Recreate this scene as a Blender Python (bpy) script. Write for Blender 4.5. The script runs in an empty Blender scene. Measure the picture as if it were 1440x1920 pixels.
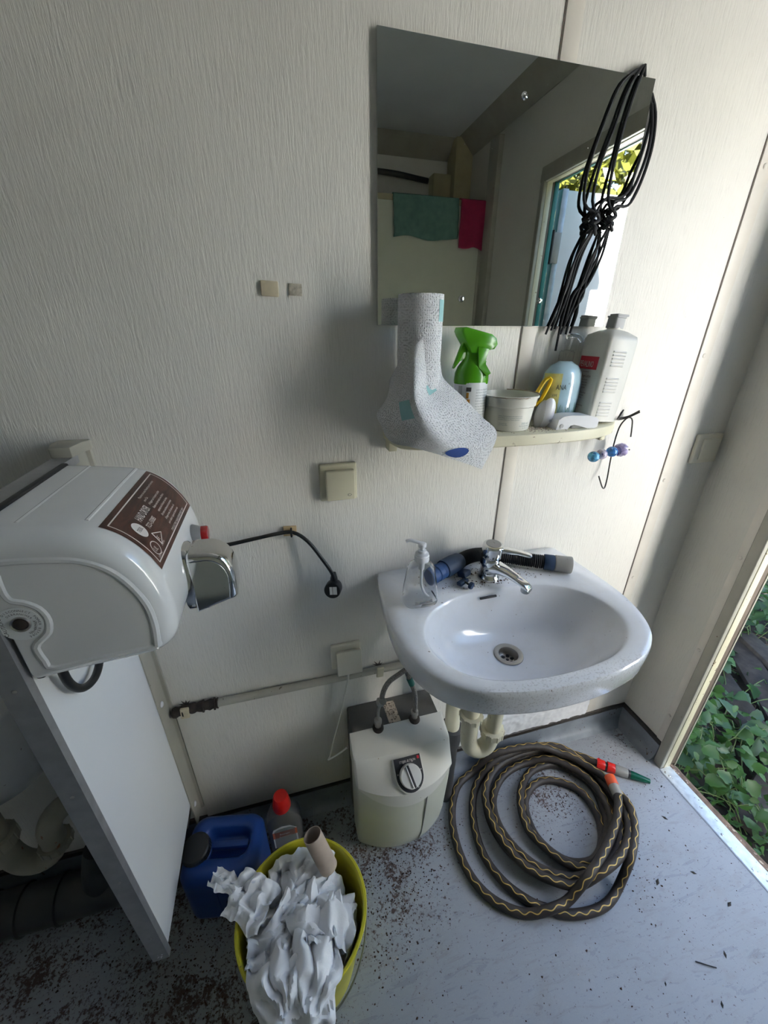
import bpy, bmesh, math, random
from mathutils import Vector, Matrix, noise
R = math.radians
C = bpy.context.scene.collection
scene = bpy.context.scene
rnd = random.Random(7)

# ------------------------------------------------------------------ camera, world, sun, exposure
cam_d = bpy.data.cameras.new('camera')
cam_d.sensor_fit = 'HORIZONTAL'; cam_d.sensor_width = 36.0
cam_d.lens = 735.457 / 1440 * 36.0
cam_d.clip_start = 0.02; cam_d.clip_end = 200
cam = bpy.data.objects.new('camera', cam_d); C.objects.link(cam)
CX = Vector((0.965627, -0.259914, 0.003072)); CY = Vector((-0.106509, -0.406424, -0.907455)); CZ = Vector((0.237109, 0.875936, -0.420137))
m = Matrix.Identity(4)
for i in range(3):
    m[i][0] = CX[i]; m[i][1] = -CY[i]; m[i][2] = -CZ[i]
m.translation = Vector((-1.212, -0.8104, 1.4347))
cam.matrix_world = m
scene.camera = cam

SUN_DIR = Vector((0.24, -0.97, -0.70)).normalized()      # the way the sunlight travels
world = bpy.data.worlds.new('world'); scene.world = world; world.use_nodes = True
wn = world.node_tree; bg = wn.nodes['Background']
sky = wn.nodes.new('ShaderNodeTexSky'); sky.sky_type = 'NISHITA'; sky.sun_disc = False
sky.sun_elevation = R(35); sky.sun_rotation = R(-14); sky.air_density = 1.0; sky.dust_density = 1.2
wn.links.new(sky.outputs[0], bg.inputs[0]); bg.inputs[1].default_value = 0.20
sun_d = bpy.data.lights.new('sun', 'SUN'); sun_d.energy = 15.0; sun_d.angle = R(0.6); sun_d.color = (1.0, 0.95, 0.86)
sun = bpy.data.objects.new('sun', sun_d); C.objects.link(sun)
sun.rotation_euler = SUN_DIR.to_track_quat('-Z', 'Y').to_euler(); sun.location = (-2, 6, 6)
vs = scene.view_settings
vs.view_transform = 'Standard'; vs.look = 'None'; vs.gamma = 1.0; vs.use_curve_mapping = False
vs.exposure = 2.68

# ------------------------------------------------------------------ materials
def new_mat(name):
    mt = bpy.data.materials.new(name); mt.use_nodes = True
    nt = mt.node_tree; b = nt.nodes['Principled BSDF']
    return mt, nt, b
def N(nt, typ, **kw):
    n = nt.nodes.new(typ)
    for k, v in kw.items(): setattr(n, k, v)
    return n
def mapping(nt, scale=(1, 1, 1), coord='Object', rot=(0, 0, 0)):
    tc = N(nt, 'ShaderNodeTexCoord'); mp = N(nt, 'ShaderNodeMapping')
    mp.inputs['Scale'].default_value = scale; mp.inputs['Rotation'].default_value = rot
    nt.links.new(tc.outputs[coord], mp.inputs[0]); return mp
def wpos(nt, scale=(1, 1, 1)):
    g = N(nt, 'ShaderNodeNewGeometry'); mp = N(nt, 'ShaderNodeMapping'); mp.inputs['Scale'].default_value = scale
    nt.links.new(g.outputs['Position'], mp.inputs[0]); return mp
def nz(nt, mp, scale, detail=3, rough=.5, dist=0):
    n = N(nt, 'ShaderNodeTexNoise'); n.inputs['Scale'].default_value = scale; n.inputs['Detail'].default_value = detail
    n.inputs['Roughness'].default_value = rough; n.inputs['Distortion'].default_value = dist
    nt.links.new(mp.outputs[0], n.inputs['Vector']); return n
def ramp(nt, src, p0, p1, c0=(0, 0, 0, 1), c1=(1, 1, 1, 1)):
    r = N(nt, 'ShaderNodeValToRGB'); e = r.color_ramp.elements
    e[0].position = p0; e[1].position = p1; e[0].color = c0; e[1].color = c1
    nt.links.new(src, r.inputs[0]); return r
def mixc(nt, fac, a, b):
    n = N(nt, 'ShaderNodeMix', data_type='RGBA')
    for sock, v in ((n.inputs[0], fac), (n.inputs[6], a), (n.inputs[7], b)):
        if isinstance(v, (int, float)): sock.default_value = v
        elif isinstance(v, (tuple, list)): sock.default_value = tuple(v) + ((1,) if len(v) == 3 else ())
        else: nt.links.new(v, sock)
    return n.outputs[2]
def mth(nt, op, a, b=None, clamp=False):
    n = N(nt, 'ShaderNodeMath', operation=op); n.use_clamp = clamp
    for i, v in enumerate((a, b)):
        if v is None: continue
        if isinstance(v, (int, float)): n.inputs[i].default_value = v
        else: nt.links.new(v, n.inputs[i])
    return n.outputs[0]
def bump(nt, b, src, strength, dist=.001):
    n = N(nt, 'ShaderNodeBump'); n.inputs['Strength'].default_value = strength; n.inputs['Distance'].default_value = dist
    nt.links.new(src, n.inputs['Height']); nt.links.new(n.outputs[0], b.inputs['Normal']); return n
def mat(name, col, rough=.5, metal=0, var=.12, vscale=12, bmp=0, bscale=200, coat=0, speck=None, sscale=260, sthr=.68, trans=0, ior=1.45, alpha=1, sub=0):
    mt, nt, b = new_mat(name)
    mp = mapping(nt)
    n = nz(nt, mp, vscale, 4)
    c = mixc(nt, ramp(nt, n.outputs[0], .3, .7).outputs[0], tuple(x * (1 - var) for x in col), tuple(min(1, x * (1 + var)) for x in col))
    if speck:
        s = nz(nt, mp, sscale, 3, .6); c = mixc(nt, ramp(nt, s.outputs[0], sthr, sthr + .03).outputs[0], c, speck)
    nt.links.new(c, b.inputs['Base Color'])
    b.inputs['Roughness'].default_value = rough; b.inputs['Metallic'].default_value = metal
    if coat: b.inputs['Coat Weight'].default_value = coat; b.inputs['Coat Roughness'].default_value = .08
    if trans: b.inputs['Transmission Weight'].default_value = trans; b.inputs['IOR'].default_value = ior
    if alpha < 1: b.inputs['Alpha'].default_value = alpha
    if sub: b.inputs['Subsurface Weight'].default_value = sub; b.inputs['Subsurface Radius'].default_value = (.01, .01, .01)
    if bmp: bump(nt, b, nz(nt, mp, bscale, 3).outputs[0], bmp)
    return mt

M = {}
# vertical brushed relief wallpaper panels
def wall_mat(name, base, dirt=(.45, .42, .34)):
    mt, nt, b = new_mat(name)
    mp = wpos(nt, (230, 230, 26)); n = nz(nt, mp, 1, 4, .62, .4)
    mp2 = wpos(nt, (1, 1, 1)); n2 = nz(nt, mp2, 3, 4); n3 = nz(nt, mp2, 130, 2, .6)
    c = mixc(nt, ramp(nt, n2.outputs[0], .35, .7).outputs[0], base, tuple(x * .93 for x in base))
    c = mixc(nt, mth(nt, 'MULTIPLY', ramp(nt, n.outputs[0], .32, .44, (1, 1, 1, 1), (0, 0, 0, 1)).outputs[0], .22), c, tuple(x * .72 for x in base))
    c = mixc(nt, mth(nt, 'MULTIPLY', ramp(nt, n3.outputs[0], .74, .78).outputs[0], .55), c, dirt)
    nt.links.new(c, b.inputs['Base Color']); b.inputs['Roughness'].default_value = .42
    bump(nt, b, n.outputs[0], .55, .0022)
    return mt
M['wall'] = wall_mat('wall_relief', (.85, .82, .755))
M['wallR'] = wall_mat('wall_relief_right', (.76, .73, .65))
M['tape'] = mat('cover_strip_tape', (.78, .73, .65), .45, var=.06, bmp=.1)
M['seam'] = mat('seam_dark', (.16, .13, .11), .8)
M['ceil'] = mat('ceiling_board', (.80, .80, .79), .6, var=.05, vscale=4)
M['cream'] = mat('cream_paint', (.66, .62, .50), .4, var=.08, speck=(.25, .2, .13), sthr=.72, sscale=90)
M['frame'] = mat('frame_paint', (.42, .40, .33), .4, var=.08, speck=(.2, .15, .1), sthr=.72, sscale=60)
M['creamy'] = mat('jamb_cream', (.74, .69, .50), .4, var=.08, speck=(.3, .22, .13), sthr=.66, sscale=50)
M['brown_rub'] = mat('brown_seal', (.16, .12, .09), .6)
M['green_paint'] = mat('green_paint', (.03, .20, .17), .45, var=.15, speck=(.25, .12, .07), sthr=.7, sscale=40)
M['alu'] = mat('aluminium', (.38, .385, .39), .45, .6, var=.1, vscale=40, bmp=.05)
M['alu_dark'] = mat('aluminium_dull', (.36, .37, .38), .45, .85, var=.12, vscale=30)
M['zinc'] = mat('threshold_zinc', (.74, .77, .80), .42, .55, var=.15, vscale=60, speck=(.28, .26, .24), sthr=.64, sscale=55, bmp=.15)
M['rust'] = mat('rusty_sill', (.16, .10, .07), .85, var=.5, vscale=40, speck=(.45, .36, .28), sthr=.6, sscale=60, bmp=.5)
M['black'] = mat('black_rubber', (.018, .018, .019), .45, var=.2)
M['sealant'] = mat('black_sealant', (.035, .028, .024), .5, var=.4, vscale=60, bmp=.4, bscale=90)
M['white_panel'] = mat('white_laminate', (.80, .81, .82), .28, var=.02, vscale=3, speck=(.6, .6, .58), sthr=.76, sscale=30)
M['enamel'] = mat('white_enamel', (.80, .80, .79), .14, var=.02, coat=.6, speck=(.4, .38, .35), sthr=.80, sscale=70)
M['ceramic'] = None
M['chrome'] = mat('chrome', (.72, .72, .71), .09, 1, var=.06, speck=(.40, .38, .35), sthr=.70, sscale=120)
M['steel'] = mat('steel', (.45, .44, .42), .32, 1, var=.15, bmp=.1)
M['braid'] = mat('braided_steel', (.30, .28, .26), .45, .8, var=.5, vscale=400, bmp=.8, bscale=500)
M['red'] = mat('red_plastic', (.38, .012, .014), .2, coat=.4, var=.05)
M['redcap'] = mat('red_cap', (.75, .02, .015), .3, var=.05)
M['socket'] = mat('socket_cream', (.68, .64, .48), .32, var=.03)
M['switch'] = mat('switch_cream', (.74, .69, .56), .35, var=.03)
M['ivory'] = mat('ivory_plastic', (.77, .73, .62), .35, var=.04)
M['pvc'] = mat('pvc_cream', (.66, .62, .47), .35, var=.08, speck=(.35, .3, .22), sthr=.68, sscale=50)
M['pvc_old'] = mat('pvc_dirty', (.45, .42, .33), .4, var=.2, speck=(.3, .12, .05), sthr=.68, sscale=30)
M['pipe_grey'] = mat('pipe_dark_grey', (.05, .05, .052), .45, var=.2)
M['paintpipe'] = mat('painted_pipe', (.50, .48, .41), .4, var=.12, speck=(.2, .17, .12), sthr=.66, sscale=70)
M['gunk'] = mat('brown_wrap', (.045, .032, .025), .6, var=.4, vscale=50, bmp=.5, bscale=120)
M['heater'] = mat('heater_white', (.72, .70, .64), .3, var=.04, vscale=8, speck=(.35, .28, .2), sthr=.73, sscale=90)
M['heaterlow'] = mat('heater_lower', (.60, .60, .50), .32, var=.05, vscale=8)
M['heatergrey'] = mat('heater_back_grey', (.10, .098, .094), .45, var=.2)
M['knobwhite'] = mat('knob_white', (.78, .77, .74), .25, var=.02)
M['sticker'] = mat('type_plate', (.62, .52, .42), .5, var=.2, vscale=60, speck=(.15, .1, .07), sthr=.55, sscale=190)
M['blue'] = mat('blue_plastic', (.010, .05, .24), .38, var=.15, vscale=8, speck=(.35, .4, .5), sthr=.765, sscale=60, bmp=.1)
M['bosch'] = mat('dark_blue_plastic', (.012, .035, .085), .6, var=.15)
M['blue2'] = mat('blue_ring', (.014, .06, .19), .55, var=.15)
M['greyp'] = mat('grey_plastic', (.30, .29, .27), .5, var=.1, speck=(.12, .11, .1), sthr=.68, sscale=90)
M['yellowb'] = mat('yellow_bucket', (.62, .56, .035), .35, var=.12, vscale=10, speck=(.28, .24, .08), sthr=.72, sscale=40, sub=.1)
M['yellow'] = mat('yellow_rubber', (.85, .55, .01), .4, var=.05)
M['card'] = mat('cardboard', (.46, .37, .30), .8, var=.1, vscale=30)
M['green'] = mat('green_plastic', (.075, .33, .006), .25, var=.08, coat=.2)
M['greenhose'] = mat('green_connector', (.008, .10, .06), .25, var=.1)
M['orange'] = mat('orange_connector', (.72, .10, .03), .35, var=.06)
M['lblwhite'] = mat('label_white', (.78, .80, .80), .4, var=.03)
M['ink'] = mat('ink_dark', (.03, .03, .035), .5)
M['inkgrey'] = mat('ink_grey', (.22, .27, .27), .5)
M['inkwhite'] = mat('ink_white', (.80, .74, .70), .4)
M['inkred'] = mat('ink_red', (.62, .03, .05), .4)
M['inkorange'] = mat('ink_orange', (.75, .35, .05), .4)
M['inkbrown'] = mat('ink_brown', (.25, .12, .07), .5)
M['tub'] = mat('tub_white', (.76, .74, .66), .35, var=.04, speck=(.3, .25, .2), sthr=.75, sscale=70)
M['tubin'] = mat('tub_residue', (.35, .27, .19), .8, var=.4, vscale=60)
M['plwhite'] = mat('white_plastic', (.80, .80, .82), .28, var=.03, speck=(.4, .37, .33), sthr=.76, sscale=90)
M['plgrey'] = mat('pale_grey_plastic', (.42, .42, .42), .4, var=.06, speck=(.25, .22, .2), sthr=.72, sscale=90)
M['bottle_w'] = mat('bottle_milky', (.76, .745, .68), .3, var=.03, trans=.12, speck=(.45, .42, .38), sthr=.78, sscale=60)
M['bottle_label'] = mat('bottle_print_ground', (.60, .56, .46), .35, var=.06)
M['soapbody'] = mat('soap_bottle', (.42, .60, .70), .12, var=.12, vscale=18, coat=.5)
M['soapyellow'] = mat('soap_label_yellow', (.66, .62, .24), .2, var=.3, vscale=30, coat=.4)
M['grass'] = mat('grass_print', (.20, .38, .26), .4)
M['glass'] = None
M['rope'] = mat('black_cord', (.010, .010, .012), .6, var=.3, vscale=200, bmp=.4, bscale=500)
M['cord'] = mat('black_cable', (.014, .014, .014), .4, var=.2)
M['wirew'] = mat('white_cable', (.80, .78, .70), .4, var=.06)
M['hose'] = mat('rubber_hose', (.036, .028, .024), .55, var=.35, vscale=30, bmp=.15, bscale=150)
M['stripe'] = mat('hose_stripe', (.60, .40, .11), .6, var=.25, vscale=60)
M['wood'] = mat('wood_chip', (.60, .44, .24), .6, var=.15, vscale=30)
M['pad'] = mat('adhesive_pad', (.62, .54, .38), .6, var=.12, vscale=60)
M['pad2'] = mat('adhesive_residue', (.46, .42, .34), .7, var=.35, vscale=120, bmp=.5)
M['bead1'] = mat('bead_light_blue', (.12, .42, .72), .12, var=.5, vscale=110, coat=.6, speck=(.02, .12, .40), sthr=.6, sscale=120)
M['bead2'] = mat('bead_lilac', (.55, .48, .60), .12, var=.3, vscale=110, coat=.6, speck=(.22, .16, .32), sthr=.6, sscale=120)
M['bead3'] = mat('bead_blue', (.06, .24, .62), .12, var=.5, vscale=110, coat=.6, speck=(.02, .06, .30), sthr=.58, sscale=120)
M['bead4'] = mat('bead_violet', (.34, .28, .48), .15, var=.4, vscale=110, coat=.6, speck=(.06, .04, .28), sthr=.6, sscale=90)
M['cloth_g'] = mat('green_cloth', (.13, .24, .20), .9, var=.15, vscale=30, bmp=.5, bscale=300)
M['cloth_r'] = mat('red_cloth', (.34, .02, .07), .9, var=.1, vscale=30, bmp=.5, bscale=300)
M['yellowish'] = mat('yellowed_board', (.50, .44, .27), .6, var=.1)
M['partition'] = mat('partition_cream', (.62, .62, .50), .4, var=.03)
M['doorleaf'] = mat('door_leaf_white', (.76, .79, .83), .45, var=.03)
M['soil'] = mat('soil', (.030, .024, .019), .95, var=.6, vscale=14, bmp=1, bscale=40)
M['logm'] = mat('weathered_wood', (.030, .024, .020), .8, var=.5, vscale=22, bmp=.6, bscale=60)
M['twig'] = mat('dry_twig', (.16, .11, .08), .85, var=.3)
M['crumb'] = mat('dirt_crumb', (.060, .030, .018), .95, var=.6, vscale=60)
M['crumbw'] = mat('pale_crumb', (.45, .42, .38), .9, var=.2, vscale=60)
M['terra'] = mat('terracotta', (.38, .14, .07), .8, var=.2)

def leaf_mat(name, col, v=.35):
    mt, nt, b = new_mat(name)
    oi = N(nt, 'ShaderNodeObjectInfo'); mp = wpos(nt); n = nz(nt, mp, 9, 3)
    f = mth(nt, 'MULTIPLY', mth(nt, 'ADD', oi.outputs['Random'], n.outputs[0]), .55)
    c = mixc(nt, f, tuple(x * (1 - v) for x in col), tuple(x * (1 + v) for x in col))
    nt.links.new(c, b.inputs['Base Color']); b.inputs['Roughness'].default_value = .42
    b.inputs['Transmission Weight'].default_value = 0
    tr = N(nt, 'ShaderNodeBsdfTranslucent'); nt.links.new(c, tr.inputs[0])
    mx = N(nt, 'ShaderNodeMixShader'); mx.inputs[0].default_value = .3
    out = nt.nodes['Material Output']
    nt.links.new(b.outputs[0], mx.inputs[1]); nt.links.new(tr.outputs[0], mx.inputs[2]); nt.links.new(mx.outputs[0], out.inputs[0])
    return mt
M['leaf'] = leaf_mat('vine_leaf', (.050, .12, .030))
M['leafb'] = leaf_mat('bramble_leaf', (.050, .105, .05))
M['leafy'] = leaf_mat('tree_leaf', (.075, .08, .010))
M['stem'] = mat('green_stem', (.10, .15, .05), .6)

def glass_mat(name, col=(1, 1, 1), rough=.02, ior=1.45, dirt=.0):
    mt, nt, b = new_mat(name)
    b.inputs['Base Color'].default_value = (*col, 1); b.inputs['Roughness'].default_value = rough
    b.inputs['IOR'].default_value = ior; b.inputs['Transmission Weight'].default_value = 1
    n = nz(nt, mapping(nt), 60, 4); nt.links.new(ramp(nt, n.outputs[0], .45, .8, (rough,) * 3 + (1,), (.3, .3, .3, 1)).outputs[0], b.inputs['Roughness'])
    return mt
M['glass'] = glass_mat('clear_glass', (.96, .97, .97), .02, 1.3)
M['clearpl'] = glass_mat('clear_plastic', (.93, .94, .93), .08, 1.2)

def ceramic():
    mt, nt, b = new_mat('dirty_ceramic')
    mp = wpos(nt); s1 = nz(nt, mp, 110, 3, .6); s2 = nz(nt, mp, 22, 5, .65); s3 = nz(nt, mp, 260, 2)
    base = (.82, .83, .86)
    g = N(nt, 'ShaderNodeNewGeometry'); sx = N(nt, 'ShaderNodeSeparateXYZ'); nt.links.new(g.outputs['Position'], sx.inputs[0])
    c = mixc(nt, mth(nt, 'MULTIPLY', ramp(nt, s2.outputs[0], .5, .75).outputs[0], .18), base, (.62, .56, .47))
    grain = ramp(nt, s3.outputs[0], .56, .62).outputs[0]
    front = ramp(nt, mth(nt, 'MULTIPLY', sx.outputs[1], -1), .385, .40).outputs[0]
    c = mixc(nt, mth(nt, 'MULTIPLY', mth(nt, 'MULTIPLY', grain, front), .38), c, (.42, .40, .40))
    sp = ramp(nt, s1.outputs[0], .715, .735).outputs[0]
    c = mixc(nt, mth(nt, 'MULTIPLY', sp, .8), c, (.16, .12, .09))
    nt.links.new(c, b.inputs['Base Color']); b.inputs['Roughness'].default_value = .16
    b.inputs['Coat Weight'].default_value = .4
    return mt
M['ceramic'] = ceramic()

def floor_mat():
    mt, nt, b = new_mat('worn_vinyl_floor')
    mp = wpos(nt); big = nz(nt, mp, 2.2, 4, .6); mid = nz(nt, wpos(nt, (1, 1.8, 1)), 9, 5, .65, .5); fine = nz(nt, mp, 110, 6, .75); tiny = nz(nt, mp, 210, 3, .7)
    base = mixc(nt, ramp(nt, big.outputs[0], .3, .7).outputs[0], (.255, .275, .31), (.33, .35, .39))
    scuff = mth(nt, 'MULTIPLY', ramp(nt, mid.outputs[0], .52, .70).outputs[0], .38)
    c = mixc(nt, scuff, base, (.22, .195, .175))
    c = mixc(nt, mth(nt, 'MULTIPLY', ramp(nt, tiny.outputs[0], .60, .66).outputs[0], .30), c, (.42, .42, .42))
    marks = nz(nt, wpos(nt, (30, 60, 1)), 1, 4, .6, .8)
    c = mixc(nt, mth(nt, 'MULTIPLY', ramp(nt, marks.outputs[0], .72, .75).outputs[0], .5), c, (.07, .06, .055))
    strk = nz(nt, mapping(nt, (9, 46, 1), 'Object', (0, 0, R(38))), 1, 6, .7, 1.2)
    c = mixc(nt, mth(nt, 'MULTIPLY', ramp(nt, strk.outputs[0], .56, .68).outputs[0], .42), c, (.17, .15, .14))
    c = mixc(nt, mth(nt, 'MULTIPLY', ramp(nt, strk.outputs[0], .40, .30).outputs[0], .20), c, (.52, .54, .57))
    # dirty ground near the bucket, the heater and behind the partition
    def blob(cx, cy, r0, r1, sx=1, sy=1):
        g = wpos(nt, (sx, sy, 0)); v = N(nt, 'ShaderNodeVectorMath', operation='DISTANCE'); nt.links.new(g.outputs[0], v.inputs[0])
        v.inputs[1].default_value = (cx * sx, cy * sy, 0)
        return ramp(nt, v.outputs['Value'], r0, r1, (1, 1, 1, 1), (0, 0, 0, 1)).outputs[0]
    z = blob(-1.05, -.20, .05, .28)
    for a in ((-1.55, -.26, .08, .34), (-1.9, -.22, .08, .40), (-.45, -.16, .02, .16), (-1.27, -.06, .08, .26), (-1.15, -.10, .05, .2), (-.07, -.07, .01, .09), (-1.42, -.38, .08, .30), (-1.6, -.6, .05, .35)):
        z = mth(nt, 'MAXIMUM', z, blob(*a))
    pn = nz(nt, wpos(nt), 13, 5, .65, .6)
    d = mth(nt, 'MULTIPLY', z, ramp(nt, pn.outputs[0], .38, .62).outputs[0])
    thr = mth(nt, 'ADD', fine.outputs[0], mth(nt, 'MULTIPLY', d, .20))
    dirt = ramp(nt, thr, .60, .665).outputs[0]
    c = mixc(nt, mth(nt, 'MULTIPLY', dirt, .92), c, mixc(nt, tiny.outputs[0], (.035, .018, .012), (.13, .07, .05)))
    nt.links.new(c, b.inputs['Base Color'])
    nt.links.new(mth(nt, 'ADD', mth(nt, 'MULTIPLY', dirt, .4), .42), b.inputs['Roughness'])
    bump(nt, b, mth(nt, 'ADD', fine.outputs[0], mth(nt, 'MULTIPLY', dirt, .5)), .25, .0015)
    return mt
M['floor'] = floor_mat()
M['cove'] = mat('vinyl_cove', (.24, .265, .30), .5, var=.15, vscale=20, speck=(.10, .06, .04), sthr=.67, sscale=50)

def mirror_mat():
    mt, nt, b = new_mat('mirror_glass')
    mp = wpos(nt); n = nz(nt, mp, 120, 4, .7); n2 = nz(nt, mp, 6, 3)
    sp = ramp(nt, mth(nt, 'ADD', n.outputs[0], mth(nt, 'MULTIPLY', n2.outputs[0], .10)), .765, .79).outputs[0]
    nt.links.new(mixc(nt, sp, (.66, .69, .66), (.6, .6, .58)), b.inputs['Base Color'])
    nt.links.new(mth(nt, 'SUBTRACT', 1.0, sp), b.inputs['Metallic'])
    nt.links.new(mth(nt, 'ADD', mth(nt, 'MULTIPLY', sp, .6), .012), b.inputs['Roughness'])
    return mt
M['mirror'] = mirror_mat()

def paper_mat(name, emb=True, col=(.88, .88, .88)):
    mt, nt, b = new_mat(name)
    uv = N(nt, 'ShaderNodeUVMap'); uv.uv_map = 'UVMap'
    mp = N(nt, 'ShaderNodeMapping'); nt.links.new(uv.outputs[0], mp.inputs[0])
    mp.inputs['Scale'].default_value = (1, 1, 1)
    # rings around the nearest cell centre of a 45 mm grid, broken into dots
    fr = N(nt, 'ShaderNodeVectorMath', operation='FRACTION'); sc = N(nt, 'ShaderNodeVectorMath', operation='SCALE'); sc.inputs['Scale'].default_value = 1 / .042
    nt.links.new(mp.outputs[0], sc.inputs[0]); nt.links.new(sc.outputs[0], fr.inputs[0])
    sb = N(nt, 'ShaderNodeVectorMath', operation='DISTANCE'); nt.links.new(fr.outputs[0], sb.inputs[0]); sb.inputs[1].default_value = (.5, .5, 0)
    ring = mth(nt, 'SINE', mth(nt, 'MULTIPLY', sb.outputs['Value'], 2 * math.pi * .042 / .0052))
    vo = N(nt, 'ShaderNodeTexVoronoi'); vo.inputs['Scale'].default_value = 1 / .0040; vo.inputs['Randomness'].default_value = .35
    nt.links.new(mp.outputs[0], vo.inputs['Vector'])
    dots = ramp(nt, vo.outputs['Distance'], .25, .50, (1, 1, 1, 1), (0, 0, 0, 1)).outputs[0]
    h = mth(nt, 'MULTIPLY', dots, mth(nt, 'ADD', mth(nt, 'MULTIPLY', ring, .5), .55))
    n = nz(nt, mp, 30, 3)
    c = mixc(nt, n.outputs[0], tuple(x * .97 for x in col), col)
    if not emb:
        st = nz(nt, wpos(nt), 17, 3, .5); c = mixc(nt, mth(nt, 'MULTIPLY', ramp(nt, st.outputs[0], .665, .74).outputs[0], .55), c, (.10, .20, .36))
    if emb: c = mixc(nt, mth(nt, 'MULTIPLY', h, .5), c, tuple(x * .62 for x in col))  # embossed dents also darkened in the colour, their shade painted in
    nt.links.new(c, b.inputs['Base Color']); b.inputs['Roughness'].default_value = .85
    if emb:
        bp = bump(nt, b, h, 1.0, .0020); bp.invert = True
    else: bump(nt, b, nz(nt, mapping(nt), 260, 3).outputs[0], .35, .001)
    return mt
M['paper'] = paper_mat('embossed_paper')
M['paper_used'] = paper_mat('used_paper', False, (.86, .86, .87))
M['paper_teal'] = mat('teal_print', (.36, .62, .62), .85, bmp=.3)
M['paper_blue'] = mat('blue_print', (.03, .08, .30), .85, bmp=.3)

def woodlabel():
    mt, nt, b = new_mat('wood_print')
    w = nz(nt, wpos(nt, (40, 8, 40)), 1.6, 4, .6, 1.2)
    c = mixc(nt, ramp(nt, w.outputs[0], .35, .65).outputs[0], (.035, .014, .008), (.11, .036, .022))
    nt.links.new(c, b.inputs['Base Color']); b.inputs['Roughness'].default_value = .3
    return mt
M['woodlabel'] = woodlabel()

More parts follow.
